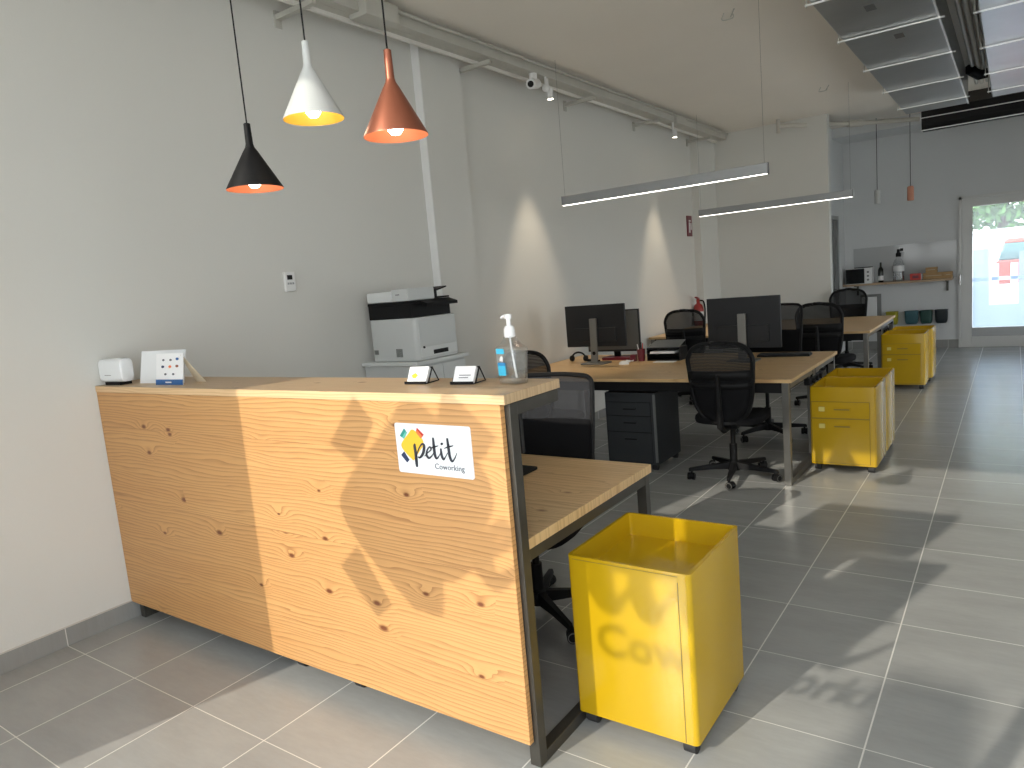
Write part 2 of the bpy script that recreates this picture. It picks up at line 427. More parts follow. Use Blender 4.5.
# ------------------------------------------------------------------ room shell
H = 3.42; XR = 5.6; YF = -0.22; YB = 12.75; YP = 10.62
SF = 0.615          # storefront glazing starts here, from the left wall
struct('floor', MB().box(-0.1, XR+0.1, YF-0.15, YB+0.15, -0.12, 0), 'floor')
struct('ceiling', MB().box(-0.1, XR+0.1, YF-0.15, YB+0.15, H, H+0.15), 'ceiling')
struct('wall_left', MB().box(-0.15, 0, YF-0.15, YB+0.15, 0, H), 'wall')
FILL_WINDOWS = [(-0.1, 1.4, 0.30, 3.1), (6.2, 11.0, 0.12, 2.1)]  # openings added in the unseen right wall for fill light
mw_ = MB(); prev = YF-0.15
for a, b_, za, zb in FILL_WINDOWS:
    mw_.box(XR, XR+0.15, prev, a, 0, H).box(XR, XR+0.15, a, b_, 0, za).box(XR, XR+0.15, a, b_, zb, H); prev = b_
mw_.box(XR, XR+0.15, prev, YB+0.15, 0, H)
struct('wall_right', mw_, 'wall')
for k, (a, b_, za, zb) in enumerate(FILL_WINDOWS):
    wf = MB(); nn = 2 if k == 0 else 4
    for q in range(nn+1):
        yy = a + (b_-a-0.05)*q/nn; wf.box(XR+0.03, XR+0.08, yy, yy+0.05, za, zb)
    wf.box(XR+0.03, XR+0.08, a, b_, za, za+0.05).box(XR+0.03, XR+0.08, a, b_, zb-0.05, zb)
    w = struct('window_%d' % (k+3), wf, 'steel_black')  # added window, only there to brighten the room from the right
    obj('pane', MB().box(XR+0.05, XR+0.056, a+0.05, b_-0.05, za+0.05, zb-0.05), 'glass', w)
DX0, DX1, DZ = 3.06, 4.55, 2.20
struct('wall_far', MB().box(0, DX0, YB, YB+0.15, 0, H).box(DX1, XR, YB, YB+0.15, 0, H).box(DX0, DX1, YB, YB+0.15, DZ, H), 'wall_far')
struct('wall_partition', MB().box(0, 1.64, YP, YP+0.14, 0, H), 'wall')
struct('wall_recess', MB().box(1.30, 1.45, YP+0.9, 11.62, 0, H).box(1.30, 1.45, 12.19, YB, 0, H).box(1.30, 1.45, 11.62, 12.19, 2.12, H), 'wall_far')
struct('trim_1', MB().box(0, 0.07, 4.26, 4.74, 0, H), 'wall')     # flat pillars on the left wall
obj('lit_face_strip', MB().box(0.0, 0.072, 4.252, 4.26, 0.09, H), 'white', bpy.data.objects['trim_1'])  # paler sheet painting the window light on the pillar's front face
struct('trim_2', MB().box(0, 0.10, 9.90, YP, 0, H), 'wall')
def skirting(name, mb, line, mat):
    o = struct(name, mb, mat); obj('grout_line', line, 'grout', o); return o
skirting('baseboard_left', MB().box(0, 0.012, YF, 4.26, 0, 0.09).box(0, 0.012, 4.74, 9.90, 0, 0.09).box(0.07, 0.082, 4.25, 4.75, 0, 0.09),
         MB().box(0, 0.0125, YF, 4.26, 0.0895, 0.0925).box(0, 0.0125, 4.74, 9.9, 0.0895, 0.0925), 'base_y')
skirting('baseboard_far', MB().box(1.45, DX0, YB-0.012, YB, 0, 0.12), MB().box(1.45, DX0, YB-0.0125, YB, 0.1195, 0.1225), 'base_x')
skirting('baseboard_partition', MB().box(0.1, 1.64, YP-0.012, YP, 0, 0.09), MB().box(0.1, 1.64, YP-0.0125, YP, 0.0895, 0.0925), 'base_x')

# storefront behind the camera: pier, glazing, open doorway
struct('wall_front', MB().box(0, SF, YF-0.15, YF, 0, H).box(SF, XR, YF-0.15, YF, 3.415, H), 'wall')
w = struct('window_1', MB().box(SF, SF+0.05, YF-0.09, YF-0.03, 0, 3.415).box(2.97, 3.02, YF-0.09, YF-0.03, 0, 3.415)
           .box(SF+0.05, 2.97, YF-0.09, YF-0.03, 0, 0.06).box(SF+0.05, 2.97, YF-0.09, YF-0.03, 3.38, 3.415), 'steel_black')
obj('pane', MB().box(SF+0.05, 2.97, YF-0.064, YF-0.056, 0.06, 3.38), 'glass', w)
w = struct('window_2', MB().box(4.35, 4.40, YF-0.09, YF-0.03, 0, 3.415).box(XR-0.05, XR, YF-0.09, YF-0.03, 0, 3.415)
           .box(4.40, XR-0.05, YF-0.09, YF-0.03, 0, 0.06).box(4.40, XR-0.05, YF-0.09, YF-0.03, 3.38, 3.415), 'steel_black')
obj('pane', MB().box(4.40, XR-0.05, YF-0.064, YF-0.056, 0.06, 3.38), 'glass', w)

# back glass door
fr = MB()
for x0, x1 in ((DX0, DX0+0.13), (DX1-0.13, DX1)): fr.box(x0, x1, YB-0.03, YB+0.06, 0, DZ)
fr.box(DX0+0.13, DX1-0.13, YB-0.03, YB+0.06, DZ-0.12, DZ); fr.box(DX0+0.13, DX1-0.13, YB-0.03, YB+0.06, 0, 0.16)
d1 = struct('door_1', fr, 'door_white', bevel=0.006)
obj('outer_frame', MB().box(DX0-0.04, DX0, YB-0.045, YB+0.02, 0, DZ+0.04).box(DX1, DX1+0.04, YB-0.045, YB+0.02, 0, DZ+0.04).box(DX0-0.04, DX1+0.04, YB-0.045, YB+0.02, DZ, DZ+0.04), 'door_white', d1)
obj('pane', MB().box(DX0+0.13, DX1-0.13, YB+0.01, YB+0.018, 0.16, DZ-0.12), 'glass_back', d1)
obj('window_film', MB().box(DX0+0.14, DX0+0.34, YB+0.02, YB+0.024, 0.30, 1.45).box(DX0+0.70, DX1-0.14, YB+0.02, YB+0.024, 0.30, 1.38).box(DX0+0.34, DX0+0.70, YB+0.02, YB+0.024, 0.30, 0.62), 'frost', d1)
for sx in (0.37, 0.60): obj('film_stripe', MB().box(DX0+sx, DX0+sx+0.09, YB+0.0185, YB+0.0195, 0.72, 1.22), 'film_white', d1)
obj('lower_rail', MB().box(DX0+0.13, DX1-0.13, YB-0.01, YB+0.03, 0.16, 0.29), 'alu', d1)
obj('film_stripe', MB().box(DX0+0.13, DX1-0.13, YB+0.0185, YB+0.0195, 0.98, 1.03), 'film_white', d1)
obj('hinge', MB().cyl((DX0-0.02, YB-0.055, 0.95), (DX0-0.02, YB-0.055, 1.10), 0.014), 'chrome', d1)
# grey door in the recess
d2 = struct('door_2', MB().box(1.36, 1.40, 11.66, 12.15, 0, 2.08), 'door_grey')
obj('door_casing', MB().box(1.445, 1.465, 11.60, 11.67, 0, 2.14).box(1.445, 1.465, 12.14, 12.21, 0, 2.14).box(1.445, 1.465, 11.67, 12.14, 2.08, 2.14), 'alu', d2)
obj('door_handle', MB().tube([(1.41, 12.08, 1.02), (1.44, 12.08, 1.02), (1.44, 11.98, 1.02)], 0.008), 'chrome', d2)

# outside
gp = MB().box(-30, 40, -40, YF-0.16, -0.14, -0.02); struct('ground_front', gp, 'plaza_light')
struct('ground_back', MB().box(-30, 40, YB+0.16, 60, -0.14, -0.02), 'plaza')
struct('ground_side', MB().box(XR+0.16, 60, YF-0.16, YB+0.16, -0.14, -0.02), 'plaza_light')
wl = thing('boundary_wall', 'low white rendered wall across the street outside the back door', 'wall', (0, 19.5, 0))
obj('wall_body', MB().box(-2, 9, 0, 0.25, -0.02, 1.75), 'render_white', wl); obj('coping', MB().box(-2.03, 9.03, -0.04, 0.29, 1.75, 1.83), 'render_white', wl, bevel=0.01)

# ------------------------------------------------------------------ reception counter
cx1 = 2.49; cy0 = 1.654; ztop = 1.21
rc = thing('reception_counter', 'pine clad reception counter with a logo plate, against the left wall', 'reception desk', (0, 0, 0))
obj('front_panel', MB().box(0.004, 2.470, cy0, cy0+0.022, 0.087, 1.180), 'pine', rc, bevel=0.0015)
obj('counter_top', MB().box(0.004, cx1, cy0-0.001, 1.965, 1.180, ztop), ['pine_top'], rc, bevel=0.0015)
obj('top_edge', MB().box(0.005, cx1-0.001, cy0-0.0025, cy0+0.004, 1.1815, 1.2085), 'pine_end', rc)
f = MB()
S4 = 0.04
f.box(cx1-0.042, cx1-0.002, 1.678, 1.718, 0, 1.179)            # right front leg
f.box(cx1-0.042, cx1-0.002, 1.718, 1.955, 1.139, 1.179)        # rail under the top
f.box(0.03, 0.07, 1.678, 1.718, 0, 1.179); f.box(0.03, 0.07, 1.718, 1.955, 1.139, 1.179)
f.box(0.07, cx1-0.042, 1.915, 1.955, 1.139, 1.179)
f.box(0.07, cx1-0.042, 1.678, 1.70, 0.45, 0.49)
obj('steel_frame', f, 'steel_black', rc, bevel=0.002)
for xx in (cx1-0.042, 0.03):
    f = MB().box(xx, xx+0.04, 1.718, 2.60, 0.0, 0.04)
    obj('foot_rail', f, 'steel_black', rc, bevel=0.002)
wd = thing('work_desk', 'lower pine work desk attached behind the reception counter', 'desk', (0, 0, 0))
obj('desk_top', MB().box(0.02, 2.475, 1.722, 2.66, 0.705, 0.74), 'oak', wd, bevel=0.0015)
f = MB().box(2.43, 2.47, 2.605, 2.645, 0.0, 0.705).box(2.43, 2.47, 1.722, 2.605, 0.665, 0.705).box(0.07, 2.43, 2.605, 2.645, 0.665, 0.705).box(0.03, 0.07, 2.605, 2.645, 0, 0.705)
obj('desk_frame', f, 'steel_black', wd, bevel=0.002)

# ---- logo artwork (sticker units: width 0.318 m, origin lower left, facing -y)
def P2(px, py):
    """crop pixels of the plate -> metres on the plate"""
    u = (px - 90 - (py-130)*0.095)/430.0; v = 1 - (py - 130 - (px-90)*0.078)/275.0
    return (u*0.318, v*0.168)
def ribbon(pts, widths, t, k=6):
    """stroke with varying width as one flat extruded band, in x-z plane, front at y=0 going to -t"""
    P = catmull([(x, 0, z) for x, z in pts], k); W = catmull([(w_, 0, 0) for w_ in widths], k)
    bm = bmesh.new(); L = []; 
    for i, p in enumerate(P):
        d = (P[min(i+1, len(P)-1)] - P[max(i-1, 0)]).normalized(); n = Vector((-d.z, 0, d.x)); wv = W[i].x/2
        L.append((bm.verts.new(p+n*wv), bm.verts.new(p-n*wv), bm.verts.new(p+n*wv+Vector((0, -t, 0))), bm.verts.new(p-n*wv+Vector((0, -t, 0)))))
    for a, b in zip(L, L[1:]):
        bm.faces.new((a[0], b[0], b[1], a[1])); bm.faces.new((a[2], a[3], b[3], b[2])); bm.faces.new((a[0], a[2], b[2], b[0])); bm.faces.new((a[1], b[1], b[3], a[3]))
    bm.faces.new((L[0][0], L[0][1], L[0][3], L[0][2])); bm.faces.new((L[-1][0], L[-1][2], L[-1][3], L[-1][1]))
    return bm
def merge(bms):
    out = bmesh.new()
    for b in bms:
        me = bpy.data.meshes.new('t'); b.to_mesh(me); out.from_mesh(me); bpy.data.meshes.remove(me); b.free()
    return out
def logo(parent, s, t, ink, y=0.0, pre='', fat=1.0, big=1.0):
    def place(o): o.scale = (s, 1, s); o.location = (0, y, 0)
    pc = Vector((P2(198, 258)[0], 0, P2(198, 258)[1]))
    grow = lambda p: pc + (Vector((p[0], 0, p[1]))-pc)*big
    def poly(pix, mat, nm, dy=0.0):
        pts = [grow(P2(*q))+Vector((0, dy, 0)) for q in pix]
        o = obj(nm, MB().prism(pts, (0, -t, 0)), pre+mat, parent); place(o)
    # yellow rounded lozenge
    loz = catmull([(*[(x, 0, z) for x, z in [(grow(P2(*q)).x, grow(P2(*q)).z)]][0],) for q in [(198,172),(232,195),(262,232),(262,262),(236,300),(208,340),(190,330),(150,290),(132,258),(145,230),(172,200)]], 5, True)
    o = obj('logo_lozenge', MB().prism([(p.x, 0, p.z) for p in loz], (0, -t, 0)), pre+'logo_yellow', parent); place(o)
    poly([(150,165),(168,188),(150,222),(124,205)], 'teal', 'logo_petal')
    poly([(160,180),(168,188),(150,222),(139,214)], 'teal_light', 'logo_petal', -t*0.5)
    poly([(228,163),(268,202),(250,222),(222,186)], 'red', 'logo_petal')
    poly([(222,186),(230,176),(262,212),(250,222)], 'orange', 'logo_petal', -t*0.5)
    poly([(148,292),(180,340),(166,354),(130,312)], 'navy', 'logo_petal')
    yy = -t*0.6
    strokes = [
        ([(217,250),(214,262),(219,300),(223,350),(226,378)], [6,14,15,15,10]),
        ([(222,318),(240,275),(258,252),(270,262),(264,300),(246,325),(232,322)], [5,6,8,13,13,9,4]),
        ([(272,318),(290,300),(310,282),(303,268),(288,284),(284,312),(298,328),(318,312),(330,290)], [3,4,6,6,7,11,9,4,3]),
        ([(322,218),(326,260),(332,310),(342,330),(356,316),(366,296)], [9,13,13,9,4,3]),
        ([(305,276),(328,268),(352,262)], [3,7,3]),
        ([(366,276),(370,310),(380,334),(392,322),(404,300)], [8,12,10,4,3]),
        ([(402,222),(408,265),(416,318),(428,344),(442,332),(456,300)], [9,13,13,10,5,2]),
        ([(386,276),(410,268),(436,262)], [3,7,3]),
    ]
    bl = []
    for pix, wd_ in strokes:
        bl.append(ribbon([P2(*q) for q in pix], [v*0.00078*fat for v in wd_], t))
    bl.append(MB().prism([(P2(372+7*math.cos(a), 252+7*math.sin(a))[0], 0, P2(372+7*math.cos(a), 252+7*math.sin(a))[1]) for a in [2*PI*i/14 for i in range(14)]], (0, -t, 0)).bm)
    o = obj('script_lettering', merge(bl), pre+ink, parent); o.scale = (s, 1, s); o.location = (0, y+yy, 0)
    bm = textmesh('Coworking', 0.0265 if fat == 1 else 0.031, t/2, 1.02 if fat == 1 else 1.06, 0.0 if fat == 1 else 0.0011)
    bmesh.ops.rotate(bm, verts=bm.verts, cent=(0,0,0), matrix=Matrix.Rotation(PI/2, 3, 'X'))
    q = P2(331, 388); 
    bmesh.ops.translate(bm, verts=bm.verts, vec=(q[0], -t/2, q[1]+0.001))
    o = obj('small_lettering', bm, pre+'ink_grey', parent); place(o)

lp = thing('logo_plate', 'white logo plate reading petit Coworking on the front of the counter', 'sign', (2.033, cy0, 0.943))
obj('plate', MB().prism([(x, 0, z) for x, z in rrect(0, 0.318, 0, 0.167, 0.008)], (0, -0.003, 0)), 'white_gloss', lp)
logo(lp, 1.0, 0.0012, 'ink', -0.003)
# the same mark on the shop window, five times larger
wdz = thing('window_lettering', 'large petit Coworking lettering on the shop window glass', 'sign', (1.20, YF-0.054, 1.44))
logo(wdz, 5.0, 0.002, 'ink', 0.0, 'film_', 1.9, 1.42)

# ------------------------------------------------------------------ yellow pedestals
def make_pedestal(name, label, body, back=False, dark=None, tray=True, loc=(0,0,0), rotz=0, group=None):
    """origin: floor centre; drawers face -y; 0.41 w x 0.46 d x 0.60 h"""
    t = thing(name, label, 'pedestal', loc, rotz, group)
    W, D, Z0, Z1 = 0.216, 0.235, 0.050, 0.615
    TD = 0.085 if tray else 0.012
    seam = dark or 'yellow_dark'
    out = rrect(-W, W, -D, D, 0.016, 4); inn = rrect(-W+0.012, W-0.012, -D+0.012, D-0.012, 0.010, 4)
    rings = [[(x, y, Z0) for x, y in out], [(x, y, Z1) for x, y in out], [(x, y, Z1) for x, y in inn], [(x, y, Z1-TD) for x, y in inn]]
    obj('body', MB().rings(rings), body, t, smooth=True)
    fz = [(0.065, 0.385), (0.392, 0.508)] if tray else [(0.065, 0.30), (0.306, 0.43), (0.436, 0.54)]
    for a, b in fz:
        d = obj('drawer_front', MB().box(-W+0.014, W-0.042, -D-0.0035, -D+0.004, a, b), body, t, bevel=0.0012)
        obj('drawer_gap', MB().box(-W+0.011, W-0.039, -D-0.0012, -D+0.002, a-0.003, b+0.003), seam, d)
        zc = b - 0.052
        obj('handle', MB().prism([(x, -D-0.0036, z) for x, z in rrect(-0.06, 0.055, zc-0.011, zc+0.011, 0.006)], (0, -0.004, 0)), body, d, smooth=True)
        obj('handle_slot', MB().box(-0.054, 0.049, -D-0.0080, -D-0.0070, zc-0.006, zc+0.004), seam, d)
        if tray: obj('card_slot', MB().box(-0.155, -0.115, -D-0.0085, -D-0.0035, zc-0.016, zc+0.016), 'yellow_lock', d, bevel=0.002)
    if back:
        obj('back_panel_seam', MB().box(-W+0.040, -W+0.0425, D-0.001, D+0.0008, Z0+0.004, Z1-0.03).box(-W+0.04, W-0.02, D-0.001, D+0.0008, Z1-0.012, Z1-0.010), seam, t)
    for sx in (-1, 1):
        for sy in (-1, 1):
            x, y = sx*(W-0.040), sy*(D-0.040)
            c = obj('caster', MB().cyl((x-0.021, y, 0.0245), (x+0.021, y, 0.0245), 0.0245, n=18).box(x-0.015, x+0.015, y-0.014, y+0.014, 0.03, 0.049), 'rubber', t, bevel=0.003)
    return t
p1 = make_pedestal('drawer_pedestal', 'yellow metal drawer pedestal beside the pine reception counter, plain back facing out', 'yellow', back=True,
                   loc=(2.697, 2.172, 0), rotz=PI, group='yellow pedestals')
p2 = make_pedestal('drawer_pedestal', 'yellow drawer pedestal half lit by sun, at the end of the first desk row', 'yellow', loc=(2.718, 5.585, 0), group='yellow pedestals')
dup(p2, (2.718, 6.062, 0), PI, 'yellow pedestal back to back behind the sunlit one at the first desk row', 'yellow pedestals')
dup(p2, (2.700, 9.125, 0), 0, 'yellow drawer pedestal by the corner leg of the second desk row', 'yellow pedestals')
dup(p2, (2.725, 9.640, 0), PI, 'farthest yellow pedestal, nearest to the wall bins and glass door', 'yellow pedestals')
bp_ = make_pedestal('drawer_pedestal', 'charcoal three drawer pedestal under the left side of the first desk', 'charcoal', dark='black', tray=False, loc=(1.250, 5.215, 0))
obj('side_strip', MB().box(0.197, 0.2165, -0.2365, -0.225, 0.07, 0.605), 'charcoal_light', bp_)
make_pedestal('drawer_pedestal', 'dark pedestal whose casters peek out under the reception counter panel', 'charcoal', dark='black', tray=False, loc=(1.42, 1.946, 0))

# ------------------------------------------------------------------ desks
def make_bench(label, y0, y1, x0=0.03, x1=2.49, loc=(0,0,0)):
    t = thing('bench_desk', label, 'desk', loc)
    obj('desk_top', MB().box(x0, x1, y0, y1, 0.715, 0.74), 'oak', t, bevel=0.0015)
    fr = MB()
    xa, xb = x0+0.02, x1-0.02
    fr.box(xa, xb, y0+0.03, y0+0.06, 0.640, 0.715); fr.box(xa, xb, y1-0.06, y1-0.03, 0.640, 0.715)
    obj('apron_frame', fr, 'black', t, bevel=0.002)
    for a in (xa, xb-0.045):
        obj('side_rail', MB().box(a, a+0.045, y0+0.048, y1-0.048, 0.67, 0.714), 'steel_grey', t, bevel=0.002)
        obj('floor_rail', MB().box(a, a+0.045, y0+0.048, y1-0.048, 0.0, 0.045), 'steel_grey', t, bevel=0.002)
        for yy in (y0+0.003, y1-0.048): obj('leg', MB().box(a, a+0.045, yy, yy+0.045, 0.0, 0.714), 'steel_grey', t, bevel=0.002)
    return t
make_bench('front half of the first oak desk row, steel legged, facing the reception', 4.90, 5.665)
make_bench('back half of the first oak desk row, carrying the black monitors', 5.670, 6.435)
make_bench('front half of the far oak desk row by the left wall', 8.11, 9.08)
make_bench('rear half of the far oak desk row, close to the partition wall', 9.085, 10.05)
# under-desk sockets
def make_socket(label, y):
    t = thing('socket_strip', label, 'socket strip', (2.452, y, 0.60))
    obj('housing', MB().box(-0.02, 0.022, -0.22, 0.22, 0.0, 0.05), 'black', t, bevel=0.004)
    for k in range(3):
        p = obj('plug', MB().cyl((0.022, -0.14+0.12*k, 0.025), (0.042, -0.14+0.12*k, 0.025), 0.018), 'black', t, smooth=True)
    obj('cable', MB().tube(catmull([(0.035, -0.14, 0.01), (0.035, -0.12, -0.05), (0.01, -0.02, -0.08), (0.03, 0.08, -0.05), (0.035, 0.10, 0.01)]), 0.006), 'black', t, smooth=True)
    obj('hanger', MB().box(-0.005, 0.005, -0.18, 0.18, 0.05, 0.07), 'steel_grey', t)
make_socket('grey socket strip with black plugs under the first desk row edge', 5.72)
make_socket('grey socket strip with black plugs under the far desk row edge', 9.35)

# ------------------------------------------------------------------ chairs
def chair_base(t, start):
    obj('gas_column', MB().cyl((0,0,0.08), (0,0,0.25), 0.027).cyl((0,0,0.25), (0,0,0.40), 0.017), 'black', t, smooth=True)
    obj('hub', MB().lathe([(0.001,0.055),(0.045,0.058),(0.047,0.10),(0.03,0.125),(0.001,0.126)]), 'black', t, smooth=True)
    for k in range(5):
        a = math.radians(start + 72*k); d = Vector((math.cos(a), math.sin(a), 0)); n = Vector((-d.y, d.x, 0))
        def sec(r, w, zb, zt): return [d*r+n*w+Vector((0,0,zb)), d*r-n*w+Vector((0,0,zb)), d*r-n*w*0.7+Vector((0,0,zt)), d*r+n*w*0.7+Vector((0,0,zt))]
        lg = obj('base_leg', MB().rings([sec(0.03,0.026,0.066,0.118), sec(0.17,0.020,0.070,0.104), sec(0.315,0.015,0.064,0.088), sec(0.325,0.012,0.062,0.082)]), 'black', t, bevel=0.003)
        c = d*0.305 + n*0.0
        m = MB()
        cd = (d*0.4+n).normalized(); ax = Vector((-cd.y, cd.x, 0)); cc = c + Vector((0,0,0.027)) + cd*0.012
        for s in (-1, 1): m.cyl(cc+ax*s*0.008, cc+ax*s*0.026, 0.0265, n=18)
        m.cyl(cc-ax*0.01, cc+ax*0.01, 0.012, n=10); m.cyl(c+Vector((0,0,0.03)), c+Vector((0,0,0.07)), 0.009, n=10)
        m.cyl(cc-ax*0.0079+Vector((0,0,0.0)), cc+ax*0.0079, 0.022, n=14)
        obj('caster', m, 'black', lg, smooth=True)
        for s in (-1, 1):
            obj('caster_ring', MB().rings([[cc+ax*s*0.0262+(cd*math.cos(q)+Vector((0,0,1))*math.sin(q))*rr for q in [2*PI*i/18 for i in range(18)]] for rr in (0.0235, 0.0185)], False, False), 'silver', lg)
def chair_seat(t):
    rings = []
    for z, s in ((0.425, 0.88), (0.432, 0.97), (0.455, 1.0), (0.475, 0.985), (0.488, 0.92), (0.492, 0.75), (0.488, 0.4)):
        ring = []
        for i in range(36):
            a = 2*PI*i/36; ca, sa = math.cos(a), math.sin(a)
            x = 0.245*s*math.copysign(abs(ca)**0.55, ca); y = 0.235*s*math.copysign(abs(sa)**0.55, sa)
            zz = z - (0.025*max(0, (y-0.14)/0.1))
            ring.append((x, y+0.02, zz))
        rings.append(ring)
    obj('seat', MB().rings(rings), 'black_matte', t, smooth=True)
    obj('seat_mechanism', MB().box(-0.07, 0.07, -0.12, 0.10, 0.385, 0.425).cyl((0.06, 0.02, 0.405), (0.24, 0.03, 0.395), 0.006), 'black', t, bevel=0.004)
def back_surface(z, u, hw, z0, base, lean, wrap):
    return Vector((u*hw, base - lean*(z-z0) + wrap*(u*u), z))
def make_chair(style, label, start=279, loc=(0,0,0), rotz=0, group=None):
    """origin floor centre; sitter faces +y, back at -y"""
    t = thing('office_chair', label, 'chair', loc, rotz, group)
    chair_base(t, start); chair_seat(t)
    if style == 'round':
        prof = [(0.455,0.09),(0.50,0.15),(0.56,0.185),(0.65,0.205),(0.75,0.215),(0.85,0.222),(0.90,0.224),(0.945,0.205),(0.980,0.175),(1.003,0.12),(1.010,0.05)]
        z0, base, lean, wrap = 0.45, -0.245, 0.10, 0.055
    else:
        prof = [(0.60,0.20),(0.62,0.222),(0.70,0.230),(0.80,0.236),(0.90,0.240),(1.00,0.242),(1.045,0.240),(1.065,0.225),(1.075,0.20)]
        z0, base, lean, wrap = 0.60, -0.285, 0.12, 0.045
    def hw(z):
        for (a, wa), (b, wb) in zip(prof, prof[1:]):
            if a <= z <= b: return wa + (wb-wa)*(z-a)/(b-a)
        return prof[-1][1]
    S = lambda z, u: back_surface(z, u, hw(z), z0, base, lean, wrap)
    left = [S(z, -1) for z, _ in prof]; right = [S(z, 1) for z, _ in prof]
    topz, botz = prof[-1][0], prof[0][0]
    top = [S(topz, u) + Vector((0,0,0.006 if style == 'round' else 0.004)) for u in (-0.5, 0, 0.5)]
    bot = [S(botz, u) + Vector((0,0,-0.006)) for u in (0.5, 0, -0.5)]
    outline = catmull(left + top + right[::-1] + bot, 3, True)
    r = 0.016 if style == 'round' else 0.011
    obj('back_frame', MB().tube(outline, r, 8, True), 'black', t, smooth=True)
    mesh_lo = 0.60 if style == 'round' else 0.86
    zs = [mesh_lo + (topz-mesh_lo)*i/16 for i in range(17)]
    obj('back_mesh', MB().grid([[S(z, u/6) for u in range(-6, 7)] for z in zs]), 'mesh' if style == 'round' else 'mesh_grey', t, smooth=True)
    # solid lower panel and lumbar bars
    if style == 'round':
        zs = [botz + (0.775-botz)*i/8 for i in range(9)]
        obj('lower_panel', MB().grid([[S(z, u/6)+Vector((0,-0.004,0)) for u in range(-6, 7)] for z in zs]), 'black_matte', t, smooth=True, solid=0.006)
        obj('lumbar_bar', MB().grid([[S(z, u/6)+Vector((0,-0.012,0)) for u in range(-6, 7)] for z in (0.76, 0.79, 0.82)]), 'black', t, smooth=True, solid=0.012)
        obj('lumbar_bar', MB().grid([[S(z, u/6)+Vector((0,-0.010,0)) for u in range(-6, 7)] for z in (0.695, 0.715, 0.735)]), 'black', t, smooth=True, solid=0.008)
        obj('back_support', MB().tube([(0,-0.05,0.395),(0,-0.20,0.39),(0,-0.275,0.43),(0,-0.292,0.55),(0,-0.295,0.72),(0,-0.30,0.80)], [0.02,0.022,0.024,0.022,0.018,0.012]), 'black', t, smooth=True)
    else:
        zs = [botz + (0.865-botz)*i/8 for i in range(9)]
        obj('lower_panel', MB().grid([[S(z, u/6)+Vector((0,-0.003,0)) for u in range(-6, 7)] for z in zs]), 'black_matte', t, smooth=True, solid=0.008)
        for s in (-1, 1):
            obj('back_support', MB().tube([(s*0.07,-0.05,0.40),(s*0.14,-0.22,0.40),(s*0.20,-0.275,0.46),(s*0.225,-0.255,0.58),(s*0.228,-0.262,0.70)], 0.012), 'black', t, smooth=True)
    return t
CG = 'office chairs'
c1 = make_chair('round', 'black mesh office chair with rounded back, nearest one at the first desk row', 279, (2.045, 5.01, 0), 0.03, CG)
dup(c1, (0.66, 4.72, 0), -0.10, 'black mesh chair by the left wall, seen past the hand gel bottle', CG)
a_ = dup(c1, (2.12, 7.90, 0), -0.12, 'black mesh chair in front of the far desk, right of the large monitor', CG)
b_ = dup(c1, (0.63, 7.95, 0), 0.10, 'black mesh chair near the fire extinguisher at the far desk row', CG)
c_ = dup(c1, (1.88, 10.30, 0), PI+0.05, 'black mesh chair behind the far desk, below the kitchen shelf', CG)
c7 = make_chair('square', 'square backed grey and black mesh chair behind the reception counter', 279, (1.91, 2.575, 0), PI+0.22, CG)
d_ = dup(c7, (1.93, 6.33, 0), PI, 'square backed mesh chair on the back side of the first desk row', CG)

for q_ in (a_, b_, c_, d_): q_.scale = (1, 1, 1.06)      # seats raised a little higher
# ------------------------------------------------------------------ monitors
def make_monitor(label, loc, rotz, w, h, zb, silver=True, fw_=0.12, depth=0.012, screen='screen', height=None):
    """screen faces +y local; origin on desk under the stand"""
    t = thing('computer_monitor', label, 'monitor', loc, rotz, 'computer monitors')
    obj('housing', MB().box(-w/2, w/2, -0.012, 0.012, zb, zb+h).box(-w/2+0.09, w/2-0.09, -0.034, -0.012, zb+0.05, zb+h*0.45), 'mon_back', t, bevel=0.004)
    obj('screen', MB().box(-w/2+0.012, w/2-0.012, 0.0115, 0.0135, zb+0.018, zb+h-0.012), screen, t)
    zt = zb + h*0.68
    mt = 'silver' if silver else 'black'
    n = MB().rings([[(-0.034, -0.075, 0.006), (0.034, -0.075, 0.006), (0.034, -0.055, 0.006), (-0.034, -0.055, 0.006)],
                    [(-0.034, -0.062, 0.10), (0.034, -0.062, 0.10), (0.034, -0.042, 0.10), (-0.034, -0.042, 0.10)],
                    [(-0.034, -0.055, zt), (0.034, -0.055, zt), (0.034, -0.030, zt), (-0.034, -0.030, zt)]])
    k = obj('stand_neck', n, mt, t, bevel=0.003)
    obj('cable_hole', MB().cyl((0, -0.0656, 0.10), (0, -0.060, 0.10), 0.017), 'black', k)
    obj('emblem', MB().lathe([(0.012, 0), (0.014, 0), (0.014, 0.002), (0.012, 0.002), (0.012, 0)], n=24), 'alu_dark', k)
    k.children[-1].rotation_euler = (PI/2, 0, 0); k.children[-1].location = (0, -0.0545, zt-0.035)
    obj('stand_foot', MB().prism([(x, y, 0) for x, y in rrect(-fw_, fw_, -0.13, 0.06, 0.02)], (0, 0, 0.010)), 'black' if not silver else 'silver', t, bevel=0.002)
    return t
m1 = make_monitor('large black monitor seen from behind, on a silver stand, right side of the first desk', (1.88, 5.90, 0.74), 0.0, 0.600, 0.42, 0.105)
m2 = make_monitor('black monitor seen from behind, on a silver stand, near the left wall', (0.55, 5.81, 0.74), 0.0, 0.615, 0.385, 0.155)
make_monitor('monitor with grey screen partly hidden behind the left one', (0.545, 6.17, 0.74), 0.0, 0.56, 0.40, 0.065, silver=False).rotation_euler = (0, 0, PI)
for o in [o for o in bpy.data.objects if o.name.startswith('screen')][-1:]: o.data.materials[0] = M['screen_grey']
